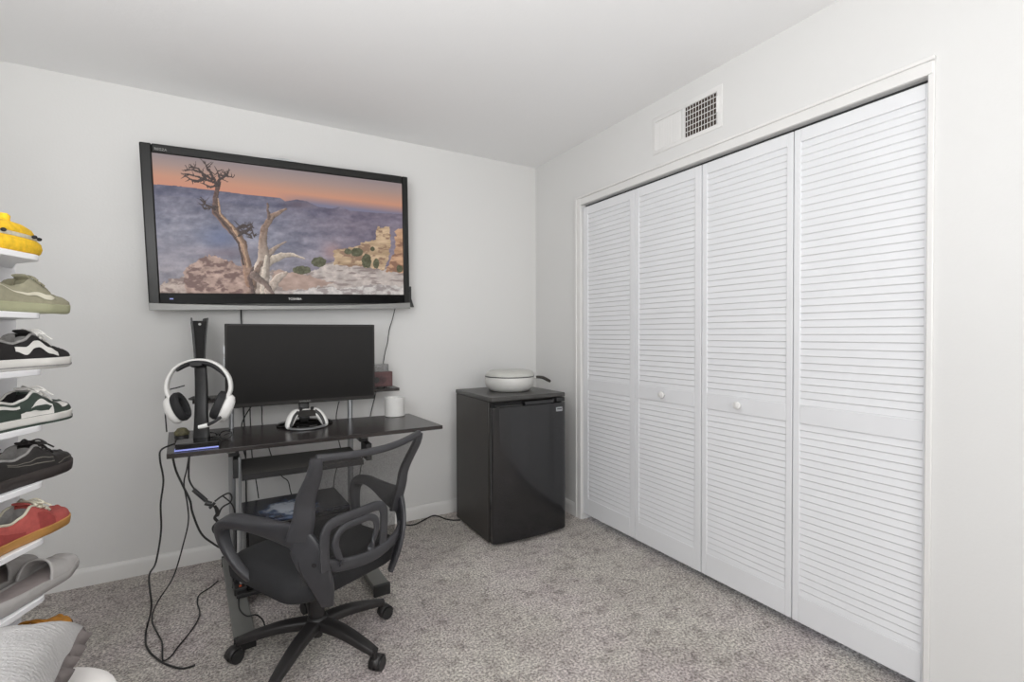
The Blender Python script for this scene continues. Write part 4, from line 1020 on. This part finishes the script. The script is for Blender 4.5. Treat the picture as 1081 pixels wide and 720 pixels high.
# 4 dark green and white court shoe
dk = [('side_panel', 'shoewhite', 0.34, 0.66, [(0.34, 0.02), (0.66, 0.02)], [(0.34, 0.55), (0.42, 0.72), (0.66, 0.30)], 0.0016),
      ('toe_box', 'shoewhite', 0.10, 0.22, [(0.10, 0.62), (0.22, 0.45)], [(0.10, 0.98), (0.22, 0.99)], 0.0016),
      ('heel_panel', 'shoewhite', 0.66, 0.99, [(0.66, 0.62), (0.99, 0.66)], [(0.66, 0.78), (0.99, 0.84)], 0.0016)] + swoosh('green', 0.36, 0.80, 0.0035, 0.62)
make_shoe('sneaker', 'dark green and white leather sneaker, nearer of its pair on the rack', 3, upper='green', sole='shoewhite', lining='darkin', laces='shoewhite', sole_h=0.025, patches=dk, collar_trim='shoewhite', sole_line=(0.0, 0.006, 'green'), spring=0.010, tongue_m='shoewhite')
# 5 black leather skate shoe with strapped tongue
bk = [('toe_seam', 'stitch', 0.05, 0.30, [(0.05, 0.50), (0.18, 0.40), (0.30, 0.10)], [(0.05, 0.55), (0.18, 0.45), (0.30, 0.16)], 0.002),
      ('side_seam', 'stitch', 0.34, 0.80, [(0.34, 0.28), (0.45, 0.26), (0.80, 0.66)], [(0.34, 0.32), (0.45, 0.30), (0.80, 0.70)], 0.002),
      ('side_seam', 'stitch', 0.34, 0.80, [(0.34, 0.50), (0.45, 0.48), (0.80, 0.74)], [(0.34, 0.54), (0.45, 0.52), (0.80, 0.78)], 0.002)]
make_shoe('sneaker', 'black leather sneaker with dark sole and grey stitching, nearer of its pair', 4, upper='blackleather', sole='darksole', lining='shoegrey', laces='blackleather', sole_h=0.032, patches=bk, collar_trim='shoegrey', spring=0.008, tongue_m='blackleather')
# 6 red suede shoe with gum sole
rd = [('side_panel', 'redd', 0.30, 0.46, [(0.30, 0.04), (0.46, 0.04)], [(0.30, 0.50), (0.38, 0.78), (0.46, 0.70)], 0.0016),
      ('heel_panel', 'redd', 0.60, 0.99, [(0.60, 0.04), (0.99, 0.04)], [(0.60, 0.20), (0.75, 0.45), (0.99, 0.9)], 0.0016)]
make_shoe('sneaker', 'red suede sneaker with gum sole and cream laces, nearer of its pair', 5, u=-0.012, upper='red', sole='gum', lining='shoegrey', laces='cream', sole_h=0.026, patches=rd, collar_trim='cream', spring=0.008)
# 7 grey foam slides (pair)
def slide(label, i, u, v, turn=0):
    pos = TOE + head*u + left*v
    t = thing('slide_sandal', label, 'sandal', (pos.x, pos.y, ZL[i]), HD+rad(turn), group='footwear on the shoe rack')
    L = 0.29
    def hw(s):
        w = interp([(0.0, 0.030), (0.06, 0.040), (0.22, 0.049), (0.5, 0.044), (0.8, 0.040), (0.94, 0.034), (1.0, 0.018)], s)
        return w*min(1, (max(s, 0.0)/0.05+0.02))**0.45 if s < 0.05 else w
    NS = 40; ss = [0.5-0.5*math.cos(PI*k/NS) for k in range(NS+1)]
    outl = [(s, 1) for s in ss]+[(s, -1) for s in reversed(ss[1:-1])]
    def zb(s): return 0.016*max(0, 1-s/0.28)**2
    def zh(s): return interp([(0, 0.032), (0.25, 0.028), (0.6, 0.034), (1, 0.042)], s)+zb(s)
    rings = [[(-s*L, sg*max(hw(s)+ex, 0.001), (zb(s)*(1-fz)+zh(s)*fz)) for s, sg in outl] for fz, ex in ((0, -0.006), (0.15, 0.0), (0.6, 0.003), (0.92, 0.002), (1.0, -0.004), (0.86, -0.010))]
    obj('sole', MB().ringloft(rings), 'slide', t, angle=60)
    rings = [[(-s*L, sg*max(hw(s)-0.012, 0.001), zh(s)-0.004) for s, sg in outl]]
    rings.append([(-s*L, sg*max(hw(s)-0.012, 0.001), zh(s)-0.0042+0.0015) for s, sg in outl])
    obj('footbed', MB().ringloft(rings), 'slidein', t)
    # closed rounded vamp over the toes
    rows = []
    for k in range(25):
        s = 0.012+0.42*k/24; row = []
        top = zh(s)+interp([(0, 0.002), (0.05, 0.016), (0.15, 0.028), (0.3, 0.042), (0.45, 0.055)], s)
        for j in range(21):
            a = PI*j/20; lean = 0.055*math.sin(a)*(k/24)**2
            row.append((-s*L+lean*0.35, -hw(s)*1.03*math.copysign(abs(math.cos(a))**0.75, math.cos(a)), zh(s)-0.010+(top-zh(s)+0.010)*math.sin(a)**0.8))
        rows.append(row)
    o = obj('vamp', MB().grid(rows), 'slide', t, angle=80)
    q_ = o.modifiers.new('solid', 'SOLIDIFY'); q_.thickness = 0.006; q_.offset = -1
slide('grey foam slide sandal on the rack, nearer of its pair', 6, 0.012, 0.0)
slide('grey foam slide sandal on the rack, farther of its pair and mostly hidden', 6, 0.02, 0.112, 0)
# 8 mustard suede shoe on the lowest visible shelf
make_shoe('moccasin', 'mustard suede shoe on the lowest visible rack shelf above the pillow', 7, u=-0.01, upper='gold', sole='goldsole', lining='goldsole', laces='gold', sole_h=0.016, bow=False, spring=0.008, zs=0.85)
# far shoes of the pairs, glimpsed behind their mates
make_shoe('sneaker', 'black low sneaker with white sole, farther of its pair behind the striped one', 2, u=-0.02, v=0.118, upper='skate', sole='shoewhite', lining='shoegrey', laces='shoewhite', sole_h=0.03, patches=vst, collar_trim='shoegrey', spring=0.004)
make_shoe('sneaker', 'dark green and white sneaker, farther of its pair and mostly hidden', 3, u=-0.03, v=0.118, upper='green', sole='shoewhite', lining='darkin', laces='shoewhite', sole_h=0.025, collar_trim='darkin', spring=0.010, tongue_m='darkin')
make_shoe('sneaker', 'black leather sneaker, farther of its pair and mostly hidden', 4, u=-0.02, v=0.118, upper='blackleather', sole='darksole', lining='shoegrey', laces='shoegrey', sole_h=0.032, spring=0.008)

# ------------------------------------------------------------------ bed and pillow
bz = 0.60
bed = thing('bed', 'white bed whose rounded corner shows at the bottom left', 'bed', (-2.56, -2.9, 0))
rows = []
for ins, z in ((0.03, bz-0.22), (0.0, bz-0.19), (0.0, bz-0.05), (0.010, bz-0.02), (0.03, bz-0.005), (0.06, bz), (0.2, bz)):
    rows.append([(x, y, z) for x, y in rrect(-0.47+ins, 0.432-ins, -1.0+ins, 1.088-ins, 0.14-ins*0.4, 10)])
obj('mattress', MB().ringloft(rows), 'mattress', bed, angle=70)
obj('bed_base', MB().prism(rrect(-0.46, 0.44, -0.99, 1.02, 0.06), 0.10, bz-0.22), 'mattress', bed, bevel=0.01)
for x in (-0.4, 0.38):
    for y in (-0.93, 0.95): obj('leg', MB().cyl((x, y, 0), (x, y, 0.10), 0.022, 0.028, n=16), 'blackpl', bed)

pw = thing('pillow', 'grey knitted cushion with ruffled edge lying on the white bed', 'pillow', (-2.412, -2.122, bz+0.004), rad(5))
A_, T_ = 0.235, 0.076
N_ = 44
def pil(u, v, sg):
    # pinched-corner cushion
    x = A_*u*(1-0.07*(1-v*v)); y = A_*v*(1-0.07*(1-u*u))
    h_ = T_*(max(0, (1-u**4)*(1-v**4)))**0.42
    wr = 0.004*math.sin(9*u+3*v)*(1-u*u)*(1-v*v) + 0.010*math.sin(16*(u-v))*max(0, abs(u*v)-0.40)*(1-abs(u*v))*4
    return (x, y, 0.066+sg*h_+wr)
mb = MB()
for sg in (1, -1):
    mb.grid([[pil(-1+2*i/N_, -1+2*j/N_, sg) for j in range(N_+1)] for i in range(N_+1)])
obj('cushion', mb, 'knit', pw, angle=80)
# ruffle along the four edges
rf = MB()
per = []
for e in range(4):
    for k in range(90):
        f_ = -1+2*k/90
        per.append({0: (f_, -1), 1: (1, f_), 2: (-f_, 1), 3: (-1, -f_)}[e])
ringa, ringb = [], []
for k, (u_, v_) in enumerate(per):
    p_ = Vector(pil(u_, v_, 1)); o_ = Vector((p_.x, p_.y, 0)).normalized()
    wv = math.sin(k*0.9)
    ringa.append(tuple(p_)); q_ = p_ + o_*0.0 + Vector((u_ if abs(u_) == 1 else 0, v_ if abs(v_) == 1 else 0, 0))*(0.012+0.006*wv)
    ringb.append((q_.x, q_.y, q_.z-0.018+0.009*wv))
rf.ringloft([ringa, ringb], False, True)
o = obj('ruffle', rf, 'ruffle', pw, angle=80); m_ = o.modifiers.new('solid', 'SOLIDIFY'); m_.thickness = 0.004

# ------------------------------------------------------------------ light
sc = bpy.context.scene
wd = bpy.data.worlds.new('sky'); sc.world = wd; wd.use_nodes = True
wd.node_tree.nodes['Background'].inputs['Color'].default_value = (0.75, 0.85, 1.0, 1)
wd.node_tree.nodes['Background'].inputs['Strength'].default_value = 1.2
def area(name, loc, rot, sx, sy, e, col=(1, 1, 1)):
    l = bpy.data.lights.new(name, 'AREA'); l.shape = 'RECTANGLE'; l.size = sx; l.size_y = sy; l.energy = e; l.color = col
    o = bpy.data.objects.new(name, l); C.objects.link(o); o.location = loc; o.rotation_euler = rot; return o
def aimed(d): return Vector(d).to_track_quat('-Z', 'Y').to_euler()
area('window_daylight', (-2.85, -3.25, 1.6), aimed((0.55, 0.83, -0.05)), 0.9, 0.9, 23, (0.99, 0.99, 1.0))
area('rear_fill', (-1.35, YR+0.03, 1.45), (rad(90), 0, 0), 1.6, 1.4, 21, (1.0, 0.995, 0.985))  # added fill before the solid rear wall, brightens the back wall; no window there
area('ceiling_fill', (-2.3, -2.6, 1.1), (rad(180), 0, 0), 0.5, 0.5, 24, (1.0, 1.0, 0.985))  # unseen fill added to brighten the ceiling, like a bounced flash
sc.view_settings.view_transform = 'Standard'
sc.view_settings.look = 'None'
sc.view_settings.exposure = 0.05
sc.cycles.max_bounces = 10
sc.cycles.diffuse_bounces = 6
sc.cycles.transparent_max_bounces = 12
sc.cycles.sample_clamp_indirect = 6
sc.cycles.use_denoising = True
